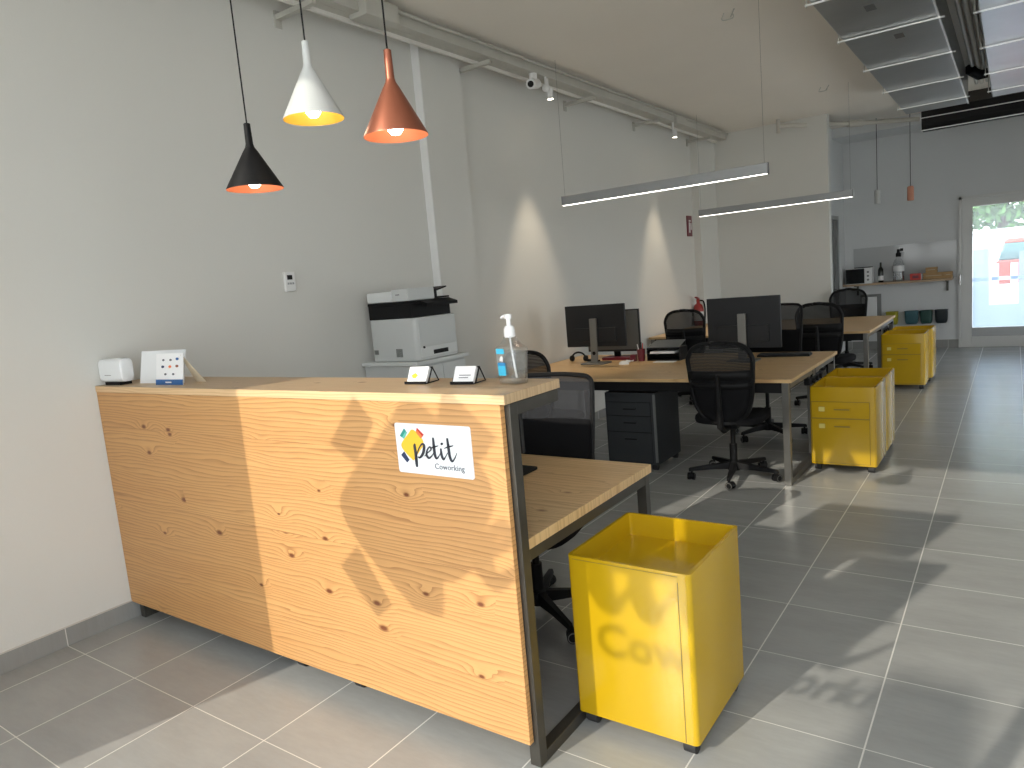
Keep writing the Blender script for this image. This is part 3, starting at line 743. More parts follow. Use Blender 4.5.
make_monitor('black monitor on the work desk, mostly hidden behind the reception counter', (1.80, 2.40, 0.74), 0.0, 0.44, 0.30, 0.08, silver=False, fw_=0.25)

# ------------------------------------------------------------------ desk clutter
def put(name, mb, mat, label, cat, group=None, **kw): return tag(obj(name, mb, mat, **kw), label, cat, group)
kb = thing('keyboard', 'black keyboard lying beside the large monitor', 'keyboard', (2.13, 6.16, 0.74), 0.05)
obj('case', MB().box(-0.21, 0.21, -0.065, 0.065, 0, 0.018), 'black', kb, bevel=0.004)
obj('keys', MB().box(-0.20, 0.20, -0.055, 0.055, 0.018, 0.024), 'charcoal', kb)
tr = thing('document_tray', 'black document tray with paper on the first desk row', 'tray', (1.15, 5.99, 0.74))
obj('casing', MB().box(-0.155, 0.155, -0.07, 0.12, 0, 0.012).box(-0.155, 0.155, -0.07, 0.12, 0.105, 0.118).box(-0.155, -0.148, -0.07, 0.12, 0.012, 0.105).box(0.148, 0.155, -0.07, 0.12, 0.012, 0.105).box(-0.148, 0.148, 0.10, 0.12, 0.012, 0.105).box(-0.148, 0.148, -0.07, 0.10, 0.060, 0.066), 'black', tr)
obj('lid', MB().prism([(-0.15, -0.065, 0.118), (0.15, -0.065, 0.118), (0.145, 0.11, 0.165), (-0.135, 0.11, 0.165)], (0, 0.0, 0.006)), 'charcoal_light', tr)
obj('paper_stack', MB().box(-0.12, 0.11, -0.078, 0.09, 0.066, 0.085), 'paper', tr)
put('paper_sheet', MB().box(1.10, 1.29, 5.80, 5.88, 0.7405, 0.745), 'paper', 'loose white sheets in front of the black document tray', 'paper')
cp = thing('pen_cup', 'dark red pen cup on the desk beside the document tray', 'pen cup', (0.935, 5.93, 0.74))
obj('cup', MB().lathe([(0.030,0.0),(0.038,0.11),(0.034,0.11),(0.028,0.006),(0.001,0.006)], cap0=True), 'dark_red', cp, smooth=True)
for k, (dx, mt) in enumerate(((-0.015, 'white'), (0.01, 'red'), (0.0, 'black'))):
    obj('pen', MB().cyl((dx*0.3, 0.004*k, 0.01), (dx*2, 0.01*k-0.01, 0.155+0.008*k), 0.0045, n=8), mt, cp, smooth=True)
bx = put('small_box', MB().box(0.835, 0.885, 5.90, 5.95, 0.74, 0.80), 'dark_red', 'small dark red box left of the pen cup', 'box', bevel=0.002)
hp = thing('headphones', 'black headphones resting on the desk by the left wall', 'headphones', (0.27, 5.95, 0.74))
obj('headband', MB().tube([(0.075*math.cos(a), 0, 0.026+0.062*math.sin(a)) for a in [PI*i/14 for i in range(15)]], 0.009), 'black', hp, smooth=True)
for s in (-1, 1): obj('ear_cup', MB().lathe([(0.001,-0.014),(0.026,-0.014),(0.030,0),(0.026,0.014),(0.001,0.014)], n=20), 'black', hp, smooth=True, loc=(s*0.075, 0, 0.030)).rotation_euler = (0, PI/2, 0)
ct = put('cable_coil', MB().tube(catmull([(0.37,5.93,0.748),(0.45,5.90,0.748),(0.50,5.94,0.748),(0.43,5.97,0.748),(0.36,5.95,0.756),(0.40,5.91,0.756)], 6), 0.007), 'black', 'black cable coil next to the headphones', 'cable', smooth=True)
for k, (x, y, w_) in enumerate(((0.60, 5.70, 0.07),)):
    put('computer_mouse', MB().lathe([(0.001,0.03),(0.018,0.028),(0.03,0.016),(0.033,0.0)], (0,0,0), 20), 'white', 'white mouse in front of the left monitor', 'mouse', smooth=True, loc=(0.86, 5.72, 0.74)).scale = (1.5, 0.9, 1)
put('paper_note', MB().grid([[(0.80+0.02*i, 5.80+0.03*j, 0.745+0.012*math.sin(2.3*i+1.7*j)**2) for i in range(5)] for j in range(4)]), 'paper', 'crumpled white note on the desk near the pen cup', 'paper', solid=0.002)
put('notebook', MB().box(0.50, 0.78, 5.99, 6.09, 0.74, 0.765), 'dark_red', 'dark notebook under the left monitor', 'notebook', bevel=0.002)

# ------------------------------------------------------------------ counter top items
ZC = ztop
b = thing('hand_sanitizer', 'clear pump bottle of hand gel with blue label on the counter', 'pump bottle', (2.383, 1.858, ZC), -0.25)
def sq(w_, d_, z, r=0.010): return [(x, y, z) for x, y in rrect(-w_, w_, -d_, d_, min(r, d_*0.9), 4)]
obj('bottle', MB().rings([sq(0.040,0.026,0.0), sq(0.043,0.028,0.004), sq(0.046,0.030,0.06), sq(0.051,0.032,0.112), sq(0.050,0.031,0.117), sq(0.030,0.024,0.130), sq(0.020,0.018,0.146), sq(0.016,0.016,0.155)]), 'clear', b, smooth=True)
obj('gel', MB().rings([sq(0.037,0.023,0.004), sq(0.042,0.027,0.06), sq(0.046,0.029,0.106)]), 'clear', b, smooth=True)
obj('label_sticker', MB().box(-0.032, 0.004, -0.0335, -0.0325, 0.030, 0.062), 'cyan', b)
obj('label_band', MB().box(-0.032, 0.004, -0.0337, -0.0325, 0.062, 0.072), 'cyan_dark', b)
obj('label_band', MB().box(-0.034, 0.002, -0.0340, -0.0328, 0.100, 0.117), 'cyan', b)
obj('label_print', MB().prism([(-0.022,-0.0336,0.078),(-0.006,-0.0336,0.076),(-0.004,-0.0336,0.088),(-0.010,-0.0336,0.095),(-0.017,-0.0336,0.090)], (0,-0.0006,0)), 'white', b)
obj('pump_collar', MB().lathe([(0.016,0.150),(0.0185,0.154),(0.0175,0.180),(0.012,0.187),(0.001,0.188)], n=20), 'white', b, smooth=True)
obj('pump_head', MB().cyl((0,0,0.185),(0,0,0.220),0.0075).cyl((0,0,0.210),(0,0,0.224),0.012).tube([(0,0,0.217),(-0.026,0,0.217),(-0.036,0,0.213)], [0.0068,0.0052,0.0042]), 'white', b, smooth=True)
obj('dip_tube', MB().tube([(0,0,0.155),(0.004,0,0.10),(0.018,0,0.02)], 0.0032), 'white', b, smooth=True)

def card_holder(label, x, y, rz):
    t = thing('card_holder', label, 'card holder', (x, y, ZC), rz, 'card holders on the counter')
    for s in (-1, 1):
        obj('side_frame', MB().tube([(s*0.050,-0.035,0.004),(s*0.050,0.0,0.062),(s*0.050,0.035,0.004),(s*0.050,-0.040,0.004)], 0.003), 'black', t, smooth=True)
    obj('tray_lip', MB().box(-0.050,0.050,-0.052,-0.034,0.001,0.004).box(-0.050,0.050,-0.052,-0.049,0.004,0.012).box(-0.050,0.050,-0.003,0.003,0.058,0.064), 'black', t)
    k = obj('business_cards', MB().prism([(-0.044,-0.046,0.004),(-0.044,-0.034,0.004),(-0.044,-0.002,0.060),(-0.044,-0.012,0.066)], (0.088,0,0)), 'paper', t)
    t.scale = (0.93, 0.9, 0.88)
    return t
h1 = card_holder('left card holder of white cards with a yellow mark', 1.985, 1.862, 0.10)
k = [c for c in h1.children if c.name.startswith('business')][0]
e = (Vector((0,-0.012,0.066))-Vector((0,-0.046,0.004))).normalized()
q0 = Vector((-0.02,-0.046,0.004)) + Vector((0,-0.0006,0.0003)) + e*0.022
obj('card_logo', MB().prism([q0, q0+Vector((0.014,0,0)), q0+Vector((0.022,0,0))+e*0.012, q0+Vector((0.008,0,0))+e*0.022, q0+Vector((-0.008,0,0))+e*0.012], (0,-0.0006,0.0003)), 'logo_yellow', k)
h2 = card_holder('right card holder of white cards, beside the hand gel bottle', 2.190, 1.868, 0.10)
k = [c for c in h2.children if c.name.startswith('business')][0]
obj('card_print', MB().prism([q0, q0+Vector((0.04,0,0)), q0+Vector((0.04,0,0))+e*0.003, q0+e*0.003], (0,-0.0006,0.0003)).prism([q0+e*0.01, q0+Vector((0.05,0,0))+e*0.01, q0+Vector((0.05,0,0))+e*0.013, q0+e*0.013], (0,-0.0006,0.0003)), 'ink_grey', k)

rt = thing('wifi_router', 'small white rounded router at the wall end of the counter', 'router', (0.108, 1.715, ZC), 0.05)
rings = []
for x_, s in ((-0.10, 0.80), (-0.095, 0.95), (-0.06, 1.0), (0.06, 1.0), (0.095, 0.95), (0.10, 0.80)):
    rings.append([(x_, 0.035*s*math.copysign(abs(math.cos(a))**0.5, math.cos(a)), 0.071+0.058*s*math.copysign(abs(math.sin(a))**0.5, math.sin(a))) for a in [2*PI*i/28 for i in range(28)]])
obj('shell', MB().rings(rings), 'white_gloss', rt, smooth=True)
obj('foot', MB().box(-0.06, 0.07, -0.03, 0.03, 0.0, 0.016), 'black', rt)
obj('vent_slot', MB().box(-0.045, 0.01, -0.0358, -0.0345, 0.048, 0.051), 'printer_vent', rt)
def easel_sign(name, label, x, y, w_, h_, mat, rz, lean=0.22):
    t = thing(name, label, 'card sign', (x, y, ZC), rz)
    f_ = obj('face', MB().prism([(-w_/2, 0, 0), (w_/2, 0, 0), (w_/2, lean*h_, h_), (-w_/2, lean*h_, h_)], (0, 0.003, 0)), mat, t)
    return t, f_
s1, f1 = easel_sign('info_sign', 'glossy white information sleeve beside the router', 0.415, 1.765, 0.33, 0.152, 'white_gloss', 0.10)
for k in range(5):
    z = 0.032+0.022*k
    obj('text_line', MB().box(0.0-0.02*(k % 2), 0.10, -0.0010+0.22*z, 0.0002+0.22*z, z, z+0.003), 'ink_grey', f1)
s2, f2 = easel_sign('payment_sign', 'white card sign with small coloured logos and blue base strip', 0.555, 1.725, 0.205, 0.142, 'paper', 0.06, 0.16)
L = 0.16
obj('blue_strip', MB().prism([(-0.1025,-0.001+0.0,0.0),(0.1025,-0.001,0.0),(0.1025,-0.001+L*0.024,0.024),(-0.1025,-0.001+L*0.024,0.024)], (0,-0.0015,0)), 'blue', f2)
obj('strip_text', MB().box(-0.022, 0.022, -0.004, -0.0024, 0.009, 0.015), 'white', f2)
for (dx, dz, mt) in ((-0.045,0.112,'ink_grey'),(0.01,0.112,'ink_grey'),(0.06,0.116,'blue'),(-0.05,0.082,'navy'),(0.005,0.082,'orange'),(0.058,0.084,'copper'),(-0.03,0.048,'ink_grey'),(0.03,0.048,'ink_grey')):
    a = 0.011 if mt != 'ink_grey' else 0.009
    o = obj('printed_mark', MB().prism([(dx+a*math.cos(t), -0.0005+L*(dz+0.55*a*math.sin(t)), dz+0.55*a*math.sin(t)) for t in [2*PI*i/12 for i in range(12)]], (0,-0.001,0)), mt, f2)
obj('cardboard_leg', MB().prism([(0.085, 0.02, 0.125), (0.088, 0.02, 0.135), (0.150, 0.085, 0.0), (0.075, 0.085, 0.0)], (0,0.003,0)), 'cream', s2)

# ------------------------------------------------------------------ printer and its cabinet
cb = thing('low_cabinet', 'pale grey cabinet standing under the printer', 'cabinet', (0, 0, 0))
obj('body', MB().box(0.02, 0.50, 3.42, 3.925, 0.06, 1.055), 'printer', cb, bevel=0.004)
obj('top', MB().box(0.01, 0.53, 3.40, 3.945, 1.055, 1.08), 'printer_side', cb, bevel=0.003)
obj('plinth', MB().box(0.03, 0.48, 3.44, 3.90, 0.0, 0.06), 'black', cb)
for ya, yb_ in ((3.43, 3.669), (3.675, 3.915)):
    d = obj('door', MB().box(0.50, 0.516, ya, yb_, 0.075, 1.04), 'printer_side', cb, bevel=0.002)
    obj('handle', MB().box(0.516, 0.53, (yb_-0.035 if ya < 3.6 else ya+0.020), (yb_-0.020 if ya < 3.6 else ya+0.035), 0.55, 0.70), 'steel_grey', d, bevel=0.003)
pn = thing('office_printer', 'grey and black multifunction printer with paper feeder by the wall', 'printer', (0.30, 3.66, 1.082))
# local: front faces +x
obj('lower_body', MB().prism([(x, y, 0) for x, y in rrect(-0.22, 0.205, -0.215, 0.215, 0.03)], (0, 0, 0.285)), 'printer', pn, bevel=0.006)
obj('paper_cassette', MB().box(0.195, 0.208, -0.18, 0.19, 0.02, 0.085), 'printer_side', pn, bevel=0.003)
obj('cassette_grip', MB().box(0.206, 0.211, -0.06, 0.09, 0.03, 0.058), 'black', pn)
obj('front_door', MB().box(0.200, 0.208, -0.185, 0.19, 0.095, 0.27), 'printer', pn, bevel=0.003)
obj('power_button', MB().cyl((0.205, -0.15, 0.085), (0.212, -0.15, 0.085), 0.008), 'black', pn, smooth=True)
v = MB()
for k in range(5): v.box(0.015+0.012*k, 0.022+0.012*k, -0.219, -0.214, 0.03, 0.085)
obj('side_vent', v, 'printer_vent', pn)
v = MB()
for k in range(4): v.box(-0.19+0.010*k, -0.184+0.010*k, -0.219, -0.214, 0.05, 0.08)
obj('side_vent', v, 'printer_vent', pn)
obj('output_bay', MB().box(-0.22, 0.17, -0.205, 0.20, 0.285, 0.385), 'black', pn, bevel=0.004)
obj('scanner_base', MB().box(-0.215, 0.18, -0.215, 0.20, 0.378, 0.398), 'black', pn, bevel=0.006)
obj('control_panel', MB().prism([(0.17, -0.12, 0.375), (0.17, 0.20, 0.375), (0.245, 0.20, 0.352), (0.245, -0.12, 0.352)], (0, 0, 0.022)), 'black', pn, bevel=0.004)
obj('scanner_lid', MB().box(-0.215, 0.02, -0.215, 0.20, 0.398, 0.470), 'printer_side', pn, bevel=0.010)
obj('document_feeder', MB().box(0.02, 0.17, -0.215, 0.05, 0.398, 0.480), 'printer', pn, bevel=0.008)
obj('feeder_text', MB().box(0.06, 0.095, -0.2165, -0.2145, 0.440, 0.446), 'ink_grey', pn)
ft = obj('feeder_tray', MB().prism([(0.06, 0.05, 0.445), (0.17, 0.05, 0.445), (0.18, 0.17, 0.470), (0.05, 0.17, 0.470)], (0, 0, 0.010)).box(0.05, 0.18, 0.05, 0.19, 0.40, 0.412).box(0.05, 0.17, 0.048, 0.075, 0.40, 0.465), 'black', pn, bevel=0.002)
th = thing('thermostat', 'small white thermostat with dark display on the left wall', 'thermostat', (0, 2.885, 1.665))
obj('housing', MB().box(0, 0.022, -0.038, 0.038, -0.06, 0.06), 'white', th, bevel=0.004)
obj('display', MB().box(0.021, 0.0235, -0.022, 0.016, 0.012, 0.040), 'black', th)
for k in range(3): obj('button', MB().box(0.021, 0.0245, -0.024+0.018*k, -0.012+0.018*k, -0.018, -0.006), 'alu', th)

# ------------------------------------------------------------------ pendant lamps
def pendant(label, x, y, zrim, R, hcone, hneck, shade, inner, group='pendant lamps over the counter'):
    t = thing('pendant_lamp', label, 'pendant lamp', (x, y, zrim), 0, group)
    zn = hcone
    prof_o = [(R, 0), (R*0.995, 0.004), (0.026, zn*0.90), (0.0165, zn), (0.0135, zn+0.012), (0.0118, zn+hneck-0.002), (0.0095, zn+hneck)]
    obj('lamp_shade', MB().lathe(prof_o, n=40, cap1=True), shade, t, smooth=True)
    prof_i = [(R-0.0005, 0.0003), (R*0.985, 0.004), (0.022, zn*0.88), (0.012, zn-0.01)]
    obj('inner_lining', MB().lathe(prof_i, n=40, cap1=True), inner, t, smooth=True)
    bl = obj('bulb', MB().lathe([(0.001, 0.004), (0.014, 0.006), (0.024, 0.018), (0.028, 0.034), (0.025, 0.052), (0.016, 0.074), (0.014, 0.092)], n=24), 'bulb', t, smooth=True)
    obj('lamp_holder', MB().cyl((0,0,0.090), (0,0,min(0.13, zn-0.02)), 0.015), 'black', t, smooth=True)
    obj('cord', MB().cyl((0,0,zn+hneck-0.01), (0,0,H-zrim-0.03), 0.0028, n=8), 'black', t)
    obj('ceiling_rose', MB().cyl((0,0,H-zrim-0.035), (0,0,H-zrim), 0.05), shade, t, smooth=True)
    return t
PLY = 1.70
pendant('black cone pendant lamp with copper lining, lowest of the three over the counter', 1.400, PLY, 1.958, 0.102, 0.150, 0.085, 'lamp_black', 'copper_in')
pendant('white cone pendant lamp with golden lining over the counter', 1.765, PLY, 2.136, 0.101, 0.165, 0.085, 'lamp_white', 'gold_in')
pendant('copper cone pendant lamp, nearest to the first pillar', 2.130, PLY, 2.012, 0.100, 0.160, 0.096, 'copper', 'copper_in')
for x, z in ((1.400, 2.03), (1.765, 2.208), (2.130, 2.085)):
    l = bpy.data.lights.new('bulb light', 'POINT'); l.energy = 0.4; l.color = (1, 0.82, 0.6); l.shadow_soft_size = 0.012
    o = bpy.data.objects.new('bulb light', l); C.objects.link(o); o.location = (x, PLY, z-0.068)

# linear lamps over the desks
def linear(label, x0, x1, y, z0, wires):
    t = thing('linear_lamp', label, 'ceiling lamp', ((x0+x1)/2, y, z0), 0, 'linear lamps over the desks')
    h = (x1-x0)/2
    obj('housing', MB().box(-h, h, -0.016, 0.016, 0.006, 0.085), 'alu', t, bevel=0.002)
    obj('end_cap', MB().box(-h-0.006, -h, -0.017, 0.017, 0.0, 0.086).box(h, h+0.006, -0.017, 0.017, 0.0, 0.086), 'alu_dark', t)
    obj('diffuser', MB().box(-h, h, -0.013, 0.013, 0.002, 0.008), 'tube_light', t)
    for wx in wires: obj('suspension_wire', MB().cyl((wx, 0, 0.085), (wx, 0, H-z0), 0.0011, n=6), 'steel_grey', t)
linear('long grey linear lamp hanging over the first desk row', 0.400, 2.185, 5.65, 2.180, (-0.87, 0.87))
linear('long grey linear lamp hanging over the far desk row', 0.425, 2.205, 9.0, 2.172, (-0.87, 0.87))

# ------------------------------------------------------------------ cable tray, spots, camera
ctr = thing('cable_tray', 'long grey cable tray running under the ceiling along the left wall', 'cable tray', (0, 0, 0))
obj('lower_rail', MB().box(0.185, 0.205, YF+0.3, 10.45, 3.275, 3.300), 'tray_white', ctr)
obj('base_sheet', MB().box(0.205, 0.265, YF+0.3, 10.45, 3.300, 3.304), 'galv', ctr)
obj('trunking', MB().box(0.265, 0.335, YF+0.3, 10.45, 3.300, 3.375), 'galv', ctr, bevel=0.003)
obj('upper_rail', MB().cyl((0.36, YF+0.3, 3.372), (0.36, 10.45, 3.372), 0.012), 'galv', ctr, smooth=True)
for y in (1.15, 3.05, 4.78, 6.5, 8.1, 9.8):
    obj('wall_bracket', MB().box(0.0, 0.345, y-0.018, y+0.018, 3.245, 3.275).box(0.0, 0.010, y-0.025, y+0.025, 3.20, 3.30), 'galv', ctr)
obj('junction_box', MB().box(0.24, 0.40, 3.42, 3.72, 3.27, 3.39), 'galv', ctr, bevel=0.01)
obj('junction_box', MB().box(0.24, 0.37, 8.55, 8.85, 3.28, 3.385), 'galv', ctr, bevel=0.01)
sc = thing('security_camera', 'white security camera with black lens on the cable tray', 'camera', (0.31, 5.45, 3.235))
obj('mount', MB().cyl((0,0,0.0), (0,0,0.064), 0.035), 'white', sc, smooth=True)
obj('camera_body', MB().cyl((0.0, 0.05, -0.01), (0.035, -0.10, -0.045), 0.042, n=24), 'white', sc, smooth=True)
obj('lens', MB().cyl((0.035, -0.10, -0.045), (0.037, -0.106, -0.0465), 0.026, n=20), 'black', sc, smooth=True)
obj('sensor_ball', MB().lathe([(0.001,-0.036),(0.022,-0.028),(0.034,-0.010),(0.034,0.010),(0.020,0.030),(0.001,0.034)], n=20), 'white', sc, smooth=True, loc=(0.02, 0.17, -0.03))
obj('sensor_stem', MB().cyl((0.02,0.17,0.0),(0.02,0.17,0.064),0.010), 'white', sc, smooth=True)
for i, y in enumerate((5.68, 8.55)):
    s = thing('spotlight', ('cylindrical spotlight on the cable tray near the security camera', 'cylindrical spotlight at the far end of the cable tray')[i], 'spotlight', (0.33, y, 3.12), 0, 'wall washing spotlights')
    obj('bracket_arm', MB().cyl((-0.02,0,0.09),(-0.02,0,0.178),0.012), 'white', s)
    obj('canister', MB().lathe([(0.024, 0.0), (0.030, 0.0), (0.030, 0.085), (0.010, 0.095)], n=20, cap1=True), 'white', s, smooth=True)
    obj('reflector', MB().lathe([(0.024, 0.001), (0.008, 0.05), (0.001, 0.05)], n=20), 'bulb', s, smooth=True)
    l = bpy.data.lights.new('spot lamp', 'SPOT'); l.energy = 75; l.color = (1, 0.83, 0.62); l.spot_size = math.radians(48); l.spot_blend = 0.6; l.shadow_soft_size = 0.02
    o = bpy.data.objects.new('spot lamp', l); C.objects.link(o); o.location = (0.33, y, 3.115)

# pipes, ducts on the ceiling
pp = thing('ceiling_pipe', 'pale painted pipe under the ceiling above the partition wall', 'pipe', (0,0,0))
obj('pipe_run', MB().tube([(1.08, 10.35, 3.33), (1.90, 11.15, 3.31), (2.60, 11.75, 3.31)], 0.030, 12), 'pipe', pp, smooth=True)
obj('pipe_joint', MB().cyl((1.82, 11.07, 3.31), (1.98, 11.22, 3.31), 0.045), 'pipe', pp, smooth=True)
obj('pipe_drop', MB().cyl((1.08,10.35,3.24),(1.08,10.35,3.42),0.025), 'pipe', pp, smooth=True)
struct('trim_3', MB().box(1.45, XR, 11.95, YB, 3.28, H), 'wall_far')      # dropped beam before the far wall
def duct(label, x0, x1, y0, y1, z0, rods):
    t = thing('air_duct', label, 'air duct', (0,0,0), 0, 'silver air ducts')
    obj('duct_body', MB().box(x0, x1, y0, y1, z0, H-0.06), 'duct', t, bevel=0.012)
    obj('edge_profile', MB().box(x1-0.006, x1+0.006, y0, y1, z0-0.006, z0+0.010), 'duct_bright', t)
    for y in rods:
        obj('support_bar', MB().box(x0-0.03, x1+0.035, y-0.006, y+0.006, z0-0.016, z0-0.006), 'duct_bright', t)
        obj('threaded_rod', MB().cyl((x0-0.02, y, z0-0.025), (x0-0.02, y, H), 0.004, n=8), 'galv', t)
    for y, x in ((5.30, 0.45), (6.15, 0.56)):
        obj('printed_mark', MB().box(x0+x*(x1-x0)-0.03, x0+x*(x1-x0)+0.03, y, y+0.13, z0-0.0015, z0+0.002), 'duct_mark', t)
    return t
duct('silver duct hanging on steel bars, left one of the two', 2.66, 3.27, 1.0, 9.75, 3.08, (2.8, 3.9, 4.95, 5.95, 7.05, 8.15, 9.25))
duct('silver duct on steel bars, right one beside the dark ceiling gap', 3.49, 4.30, 1.0, 9.65, 3.08, (2.8, 3.9, 4.95, 6.05, 7.15, 8.25, 9.2))
gap = thing('ceiling_conduits', 'bundle of dark pipes in the gap between the ducts', 'pipe', (0,0,0))
for x, r in ((3.33, 0.018), (3.38, 0.022), (3.43, 0.015)): obj('conduit', MB().cyl((x, 1.0, 3.36), (x, 10.2, 3.36), r, n=10), 'galv' if r < 0.02 else 'pipe', gap, smooth=True)
obj('insulated_elbow', MB().tube([(3.30, 9.2, 3.33), (3.38, 9.45, 3.30), (3.52, 9.5, 3.32)], 0.05, 12), 'black_matte', gap, smooth=True)
ac = thing('slot_diffuser', 'long black slot diffuser with white edges under the ceiling', 'air vent', (0,0,0))
obj('black_slot', MB().prism([(2.70, 11.0, 3.29), (2.70, 11.03, 3.12), (2.70, 11.06, 3.055), (2.70, 11.26, 3.055), (2.70, 11.26, 3.29)], (2.6, 0, 0)), 'black', ac)
obj('edge_line', MB().box(2.69, 5.31, 11.0, 11.012, 3.195, 3.205), 'duct_bright', ac)
obj('edge_line', MB().box(2.69, 5.31, 11.045, 11.058, 3.045, 3.056), 'duct_bright', ac)
obj('plenum', MB().box(2.70, 5.30, 10.99, 11.26, 3.291, H), 'dark_gap', ac)
for x, y in ((1.93, 5.70), (1.95, 8.95)):
    w_ = put('ceiling_wire', MB().tube(catmull([(x-0.04,y,H-0.004),(x-0.07,y+0.05,H-0.035),(x,y+0.08,H-0.03),(x+0.02,y+0.02,H-0.02),(x+0.01,y,H-0.045),(x+0.05,y-0.03,H-0.002)], 5), 0.004), 'galv', ('loose wire loop on the bare ceiling nearest the silver duct bars' if y < 7 else 'short loose wire stub farther back on the bare ceiling'), 'wire', smooth=True)

# ------------------------------------------------------------------ safety items
ex = thing('fire_extinguisher', 'red fire extinguisher hung at the partition corner', 'fire extinguisher', (0.087, 9.70, 0.69))
obj('cylinder', MB().lathe([(0.001,0),(0.050,0.0),(0.056,0.02),(0.056,0.25),(0.044,0.29),(0.020,0.31),(0.018,0.33),(0.001,0.33)], n=24), 'ext_red', ex, smooth=True)
obj('label', MB().lathe([(0.0565,0.10),(0.0567,0.11),(0.0567,0.20),(0.0565,0.21)], n=24), 'white', ex, smooth=True)
obj('valve', MB().box(-0.016,0.016,-0.02,0.02,0.33,0.36).prism([(-0.012,0.02,0.35),(-0.012,-0.09,0.385),(-0.012,-0.09,0.395),(-0.012,0.02,0.375)], (0.024,0,0)), 'ext_red', ex)
obj('hose', MB().tube(catmull([(0.02,0,0.345),(0.06,0,0.33),(0.075,0,0.24),(0.068,0,0.10)]), 0.009), 'black', ex, smooth=True)
obj('bracket', MB().box(-0.085,-0.05,-0.03,0.03,0.16,0.20), 'steel_grey', ex)
ex.scale = (1.25, 1.0, 1.15)
sg = thing('safety_sign', 'small red safety sign on the left wall above the extinguisher', 'sign', (0.002, 9.72, 2.12))
obj('sign_board', MB().box(0, 0.012, -0.085, 0.085, -0.14, 0.14), 'dark_red', sg)
obj('pictogram', MB().box(0.012, 0.015, -0.03, 0.01, -0.09, 0.05).box(0.012, 0.015, -0.03, 0.035, 0.06, 0.08).box(0.012, 0.015, 0.03, 0.06, -0.05, 0.04), 'white', sg)

# ------------------------------------------------------------------ kitchen corner
ks = thing('wall_shelf', 'wooden wall shelf with brackets on the far wall', 'shelf', (0, 0, 0))
ys = 12.45
obj('shelf_board', MB().box(1.46, 2.95, ys, YB-0.001, 1.035, 1.065), 'shelf', ks, bevel=0.002)
for x in (1.62, 2.86): obj('bracket', MB().prism([(x, YB-0.012, 0.87), (x, YB-0.012, 1.034), (x, ys+0.04, 1.034), (x, ys+0.04, 1.020), (x, YB-0.03, 1.020), (x, YB-0.03, 0.87)], (0.03, 0, 0)), 'steel_black', ks)
bs = put('backsplash_panel', MB().box(1.58, 3.0, YB-0.009, YB-0.001, 1.068, 1.62), 'splash', 'glossy pale backsplash panel above the kitchen shelf', 'panel')
so = thing('wall_socket', 'small dark wall socket above the water jug', 'socket', (2.265, YB-0.009, 1.545))
obj('plate', MB().box(-0.04, 0.04, -0.008, 0, -0.04, 0.04), 'white', so); obj('socket_hole', MB().box(-0.022, 0.022, -0.010, -0.008, -0.022, 0.022), 'black', so)
ZS = 1.066
mwv = thing('microwave', 'black fronted microwave oven at the left end of the shelf', 'microwave', (1.69, 12.60, ZS))
obj('casing', MB().box(-0.19, 0.19, -0.14, 0.14, 0, 0.245), 'white', mwv, bevel=0.006)
obj('door', MB().box(-0.185, 0.085, -0.150, -0.139, 0.008, 0.237), 'screen', mwv, bevel=0.003)
obj('control_panel', MB().box(0.092, 0.185, -0.149, -0.139, 0.008, 0.237), 'white', mwv)
for k in range(3): obj('knob', MB().cyl((0.138, -0.149, 0.06+0.06*k), (0.138, -0.158, 0.06+0.06*k), 0.016), 'alu_dark', mwv, smooth=True)
put('flat_tray', MB().box(1.62, 1.86, 12.52, 12.70, ZS+0.246, ZS+0.258), 'black', 'thin dark tray lying on top of the microwave', 'tray', bevel=0.002)
wb = thing('wine_bottle', 'dark wine bottle with white label beside the microwave', 'bottle', (1.985, 12.62, ZS))
obj('glass_body', MB().lathe([(0.001,0),(0.037,0),(0.038,0.01),(0.038,0.19),(0.030,0.215),(0.015,0.245),(0.014,0.31),(0.001,0.312)], n=24), 'bottle_dark', wb, smooth=True)
obj('label', MB().lathe([(0.0385,0.03),(0.0387,0.035),(0.0387,0.095),(0.0385,0.10)], n=24), 'paper', wb, smooth=True)
wj = thing('water_jug', 'large clear water bottle with dark cap on the shelf', 'water bottle', (2.235, 12.60, ZS))
obj('jug_body', MB().lathe([(0.001,0),(0.075,0),(0.080,0.02),(0.080,0.10),(0.074,0.12),(0.080,0.14),(0.080,0.25),(0.060,0.32),(0.030,0.355),(0.028,0.38)], n=28), 'clear', wj, smooth=True)
obj('water', MB().lathe([(0.001,0.004),(0.072,0.006),(0.076,0.02),(0.076,0.22),(0.001,0.222)], n=28), 'clear', wj, smooth=True)
obj('dispenser_cap', MB().lathe([(0.030,0.375),(0.036,0.378),(0.036,0.43),(0.022,0.44),(0.020,0.49),(0.001,0.492)], n=20), 'black', wj, smooth=True)
obj('paper_label', MB().lathe([(0.0812,0.15),(0.0814,0.155),(0.0814,0.235),(0.0812,0.24)], n=28), 'white', wj, smooth=True)
rb = thing('red_box', 'red box on the shelf between water jug and wooden crates', 'box', (2.48, 12.60, ZS))
obj('carton', MB().box(-0.085, 0.065, -0.06, 0.06, 0, 0.10), 'red', rb, bevel=0.003); obj('end_flap', MB().box(0.065, 0.080, -0.058, 0.058, 0.004, 0.095), 'white', rb)
obj('label', MB().box(-0.05, 0.03, -0.0615, -0.06, 0.03, 0.07), 'dark_red', rb)
